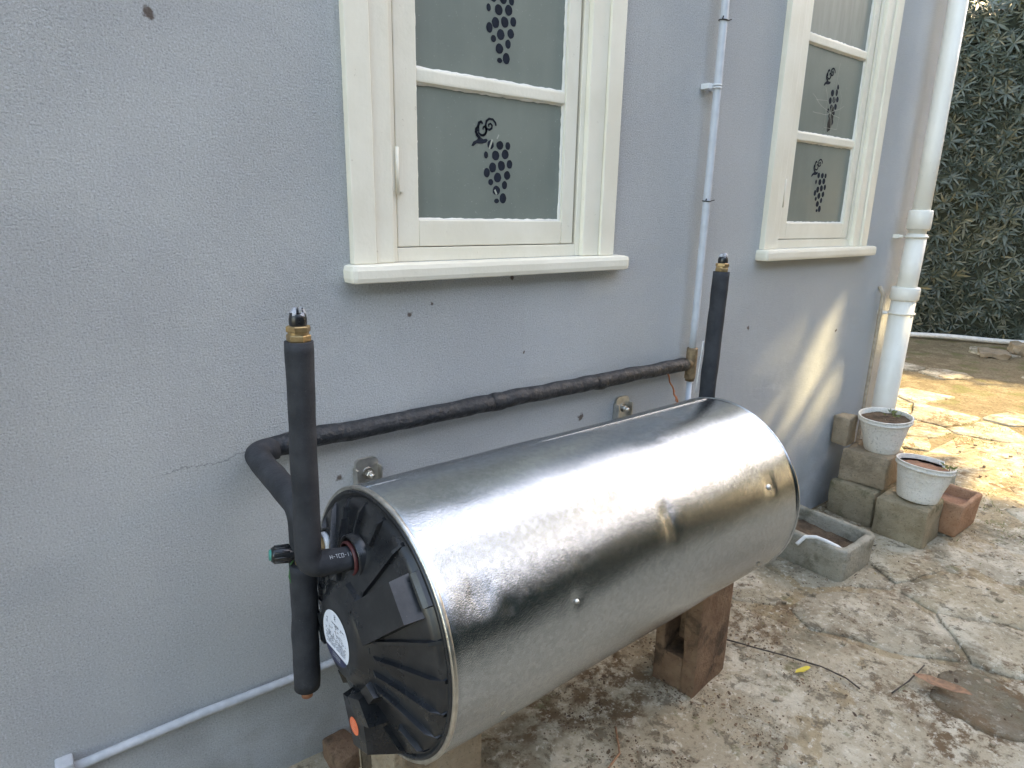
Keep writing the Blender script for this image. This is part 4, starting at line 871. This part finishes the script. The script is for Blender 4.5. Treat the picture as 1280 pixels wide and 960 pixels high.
# ================================================================== THINGS LYING ON THE GROUND
g0 = GZ + .016
tw = MB(); tw.tube(sub([(1.64, -.27, g0 + .004), (1.70, -.40, g0 + .006), (1.715, -.445, g0 + .010), (1.76, -.52, g0 + .006), (1.80, -.61, g0 + .008), (1.815, -.68, g0 + .004), (1.805, -.725, g0 + .003)], .02), .0024, 7, True, .0015, 3)
tag(tw.build('twig', M['twig'], None, (1.75, -.5, g0)), 'long thin curved dark twig on the concrete beside the rusty block', 'twig')
tw = MB(); tw.tube(sub([(1.86, -.79, g0 + .004), (1.95, -.80, g0 + .008), (2.06, -.80, g0 + .01)], .02), .0022, 6, True, .001, 3); tag(tw.build('twig', M['twig'], None, (1.95, -.8, g0)), 'short straight twig near the brown dead leaf', 'twig')
tw = MB(); tw.tube(sub([(.93, -.46, g0 + .004), (.99, -.49, g0 + .012), (1.06, -.47, g0 + .01), (1.12, -.40, g0 + .004)], .02), .003, 6, True, .001, 3); tag(tw.build('twig', M['brownleaf'], None, (1.0, -.47, g0)), 'pale brown twig on the ground below the heater belly', 'twig')
def lyingleaf(c, ang, L, W, mat, label, curl=.3):
    mb = MB(); V = leafmesh('t', 1, W / L, mat, .5, -curl, 8)[1]; F = [(i * 3 + a, i * 3 + a + 1, i * 3 + a + 4, i * 3 + a + 3) for i in range(8) for a in (0, 1)]; d = Vector((math.cos(ang), math.sin(ang), 0)); x = Vector((d.y, -d.x, 0))
    vv = [Vector(c) + x * v[0] * L + d * v[1] * L + Vector((0, 0, abs(v[2]) * L * .6 + .004 + .004 * noise.noise(Vector(v) * 5))) for v in V]; mb.add(vv, F, True); mb.add([v - Vector((0, 0, .0012)) for v in vv], [f[::-1] for f in F], True)
    return tag(mb.build('fallen_leaf', mat, None, c), label, 'leaf')
lyingleaf((1.715, -.575, g0), R(-20), .055, .017, M['yellow'], 'small bright yellow leaf on the concrete')
lyingleaf((1.985, -.795, g0 + .010), R(-88), .150, .045, M['brownleaf'], 'large curled brown dead leaf near the right edge')
# dark patch of bare damp soil with a slab edge, lower right
M['damp'] = mat_ground('damp_dark_concrete', 4)
if 0:  st.fin(st.mix(st.ramp(st.noise(18, 6, .65), .35, .7), (.13, .112, .078), (.19, .165, .12)), .85, 0, st.bump(st.noise(120, 5, .7), .9, .006))
dpm = MB(); ring = [(1.96, -.86), (2.06, -.84), (2.13, -.86), (2.17, -.93), (2.16, -1.04), (2.10, -1.14), (2.00, -1.13), (1.93, -1.06), (1.90, -.98), (1.91, -.91)]
n = len(ring); pts2 = []
for i in range(n):
    a, b = ring[i], ring[(i + 1) % n]
    for j in range(10): t = j / 10; x, y = a[0] + (b[0] - a[0]) * t, a[1] + (b[1] - a[1]) * t; pts2.append((x + .03 * noise.noise(Vector((x * 9, y * 9, 0))) + .010 * noise.noise(Vector((x * 45, y * 45, 0))), y + .03 * noise.noise(Vector((x * 9, y * 9, 7))) + .010 * noise.noise(Vector((x * 45, y * 45, 7)))))
cxx, cyy = sum(p[0] for p in pts2) / len(pts2), sum(p[1] for p in pts2) / len(pts2); N = len(pts2)
lv = [[(cxx + (x - cxx) * t, cyy + (y - cyy) * t, GZ + h + .003 * noise.noise(Vector((x * t * 20, y * t * 20, 0)))) for x, y in pts2] for t, h in ((1.03, .004), (1, .0155), (.96, .0185), (.7, .0200), (.4, .0195), (.02, .020))]
dpm.add([p for l in lv for p in l], [(r1 * N + i, r1 * N + (i + 1) % N, (r1 + 1) * N + (i + 1) % N, (r1 + 1) * N + i) for r1 in range(5) for i in range(N)], True)
tag(dpm.build('mortar_patch', M['damp']), kind='structure')
# leaf litter and crumbs
k = random.Random(77); mb = MB(); items = []; crV = []
spots = [((1.25, -.35), .42, 2600), ((1.75, -.25), .30, 1600), ((2.25, -.45), .30, 500), ((1.55, -.25), .22, 700), ((3.25, -.62), .25, 500), ((2.0, -.9), .4, 700), ((1.2, -.6), .5, 1800), ((1.7, -.6), .5, 900), ((2.7, -.2), .3, 600), ((3.4, -.2), .5, 400), ((4.2, 0), 1.2, 900), ((1.55, -.7), .35, 350)]
for (c, rad, n) in spots:
    for _ in range(n):
        x = k.gauss(c[0], rad * .5); y = k.gauss(c[1], rad * .5)
        if y > -.02 and x < CX + .02: continue
        if noise.noise(Vector((x * 6, y * 6, 1))) < k.uniform(-.15, .3): continue
        s = k.uniform(.002, .007) * (2.2 if k.random() < .10 else 1)
        items.append((Vector((x, y, GZ + (.017 if x < edge(y) else .022) + k.uniform(0, .003))), Vector((k.uniform(-1, 1), k.uniform(-1, 1), k.uniform(-.1, .35))), Vector((k.uniform(-.4, .4), k.uniform(-.4, .4), 1)), s, k.uniform(2, 4)))
SV = [(-.11, .3, 0), (0, 0, 0), (.11, .3, .05), (.06, .9, .08), (-.08, 1, .0)]; SF = [(0, 1, 2, 3, 4)]
leaves(mb, items, SV, SF); o = mb.build('leaf_litter', M['debris']); tag(o, 'scattered dark leaf crumbs on the concrete and paving', 'leaf litter', kind='stuff')
# tufts of moss and weeds between the stones
mb = MB(); items = []
for (c, rad, n) in (((4.5, .0), 1.0, 4200), ((3.6, -.45), .5, 900), ((4.0, -.6), .8, 1500)):
    for _ in range(n):
        x = k.gauss(c[0], rad * .5); y = k.gauss(c[1], rad * .5)
        if (y > -.02 and x < CX + .02) or noise.noise(Vector((x * 4, y * 4, 9))) < .12: continue
        items.append((Vector((x, y, GZ + .012)), Vector((k.uniform(-.7, .7), k.uniform(-.7, .7), k.uniform(.3, 1))), rvec(k), k.uniform(.006, .014), 1.6))
leaves(mb, items); tag(mb.build('weeds', M['weed']), 'low green and yellow weeds in the joints of the paving', 'weeds', kind='stuff')
# loose stones
pm = MB(); 
for i in range(70):
    x, y = k.uniform(.9, 4.6), k.uniform(-1.2, -.03)
    if abs(x - 2.45) < .2 and y > -.5: continue
    s = k.uniform(.004, .011); pm.box((x - s, y - s * .8, GZ + .012), (x + s, y + s * .8, GZ + .014 + s), s * .3, k.uniform(0, 3), s * .3, 1, i)
tag(pm.build('pebbles', M['sandstone']), 'small loose pebbles scattered on the ground', 'pebbles', kind='stuff')

# ================================================================== PLACES OUTSIDE THE FRAME (they shade and are mirrored)
def tree(base, C, rad, n, label, core=True, seed=1, gaps=()):
    k = random.Random(seed); t = thing('tree', base, label, 'tree'); C = Vector(C); b = Vector(base)
    mb = MB(); mb.tube([b, b.lerp(C, .35) + Vector((.1, .1, 0)), b.lerp(C, .7), C], [.22, .17, .13, .06], 12)
    for i in range(7): d = rvec(k); d.z = abs(d.z) * .6; mb.tube([b.lerp(C, .6), b.lerp(C, .8) + d * .4, C + Vector((d.x * rad[0], d.y * rad[1], d.z * rad[2])) * .6], [.09, .06, .02], 8)
    mb.build('trunk', M['bark'], t); mb = MB(); its = []
    for _ in range(n):
        d = rvec(k); rr = k.uniform(.45, 1.0) ** .6 * (1 + .18 * noise.noise(d * 2.3 + Vector((seed, 0, 0)))); p = C + Vector((d.x * rad[0], d.y * rad[1], d.z * rad[2])) * rr
        if any(((p - g0_) - gd * (p - g0_).dot(gd)).length < gr for g0_, gd, gr in gaps): continue
        its.append((p, rvec(k) + Vector((0, 0, -.2)), rvec(k), k.uniform(.22, .4) * (1.35 if n > 20000 else 1), 2.4))
    leaves(mb, its); o = mb.build('crown', M['tree'], t); o['kind'] = 'stuff'; return t
gp = [(Vector((x, 0, z)), sdir, r) for x, zs, r in ((2.30, (-.42, -.52, -.60), .27), (2.66, (-.50, -.60, -.70), .28), (2.82, (-.66, -.78, -.88), .27), (2.95, (-.50, -.60, -.68), .27), (3.08, (-.52, -.64, -.76), .28)) for z in zs] + [(Vector((3.30, -.1, -.70)), sdir, .30), (Vector((3.30, -.1, -.55)), sdir, .26)]  # holes shaped through the crown along the sun, to light patches on the wall
tree((9.4, -6.2, GZ), (8.3, -4.5, 7.3), (3.7, 3.5, 3.1), 24000, 'leafy shade tree standing right of the yard outside the frame', seed=3, gaps=gp)
tree((13.8, 2.6, GZ), (13.6, 2.4, 2.7), (1.5, 3.6, 1.4), 6000, 'sunlit yellow green shrub rising behind the top of the hedge', seed=5)
tree((14.6, -7.5, GZ), (14.5, -7.5, 2.6), (3.5, 4.8, 3.0), 8000, 'unseen broad green tree added to cut the sky glow beyond the right end of the yard', seed=9)  # added to block bright low sky mirrored in the heater
# boundary hedge on the camera's side of the yard
sh = thing('boundary_hedge', (2, -6.8, GZ), 'dark boundary hedge on the far side of the yard behind the camera', 'hedge')
mb = MB(); k = random.Random(3); its = []
line = [(-7, -6.0), (0, -6.4), (6, -6.6), (11.5, -4.2)]
for (a, b) in zip(line[:-1], line[1:]):
    a, b = Vector(a + (0,)), Vector(b + (0,)); d = (b - a).normalized(); n_ = Vector((-d.y, d.x, 0)); L = (b - a).length; q = [a + n_ * .0 - d * .2, b + d * .2, b + d * .2 - n_ * 1.1, a - d * .2 - n_ * 1.1]
    mb.prism([(p.x, p.y) for p in q], GZ, GZ + 4.8)
    for _ in range(int(L * 420)):
        t = k.uniform(0, L); z = k.uniform(0, 5.1); top = k.random() < .2; p = a + d * t + n_ * (k.uniform(0, .25) if not top else -k.uniform(0, 1.1)) + Vector((0, 0, GZ + (z if not top else k.uniform(4.7, 5.5)))); its.append((p, rvec(k) + n_ * .4, rvec(k), k.uniform(.14, .26), 2))
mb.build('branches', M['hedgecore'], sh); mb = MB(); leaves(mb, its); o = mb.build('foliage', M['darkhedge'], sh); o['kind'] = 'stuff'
lh = thing('low_hedge', (2, -3.6, GZ), 'low dark clipped hedge along the path behind the camera', 'hedge')
mb = MB(); mb.prism([(-5, -4.2), (8.5, -4.2), (8.5, -3.1), (-5, -3.1)], GZ - .05, GZ + .72); mb.build('branches', M['hedgecore'], lh); its = []
for _ in range(6500):
    top = k.random() < .5; its.append((Vector((k.uniform(-5.1, 8.6), k.uniform(-4.2, -3.05) if top else -3.1 + k.uniform(0, .1), GZ + (k.uniform(.70, .86) if top else k.uniform(.02, .8)))), rvec(k) + Vector((0, .5, .4)), rvec(k), k.uniform(.09, .16), 2))
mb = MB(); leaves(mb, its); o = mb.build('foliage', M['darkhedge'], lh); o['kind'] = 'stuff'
# repeats share a group phrase
GR = dict(hollow_block='hollow blocks propping up the heater', stone_block='stone blocks stacked by the wall', plastic_bucket='white buckets used as plant pots', insulated_riser_pipe='insulated pipes rising at the heater ends',
    seedling='small green plants in the buckets', twig='twigs lying on the ground', fallen_leaf='fallen leaves on the concrete', rock='loose rocks near the hedge', tree='trees around the yard')
for o in list(bpy.data.objects):
    b = o.name.split('.')[0]
    if o.parent is None and b in GR: o['group'] = GR[b]
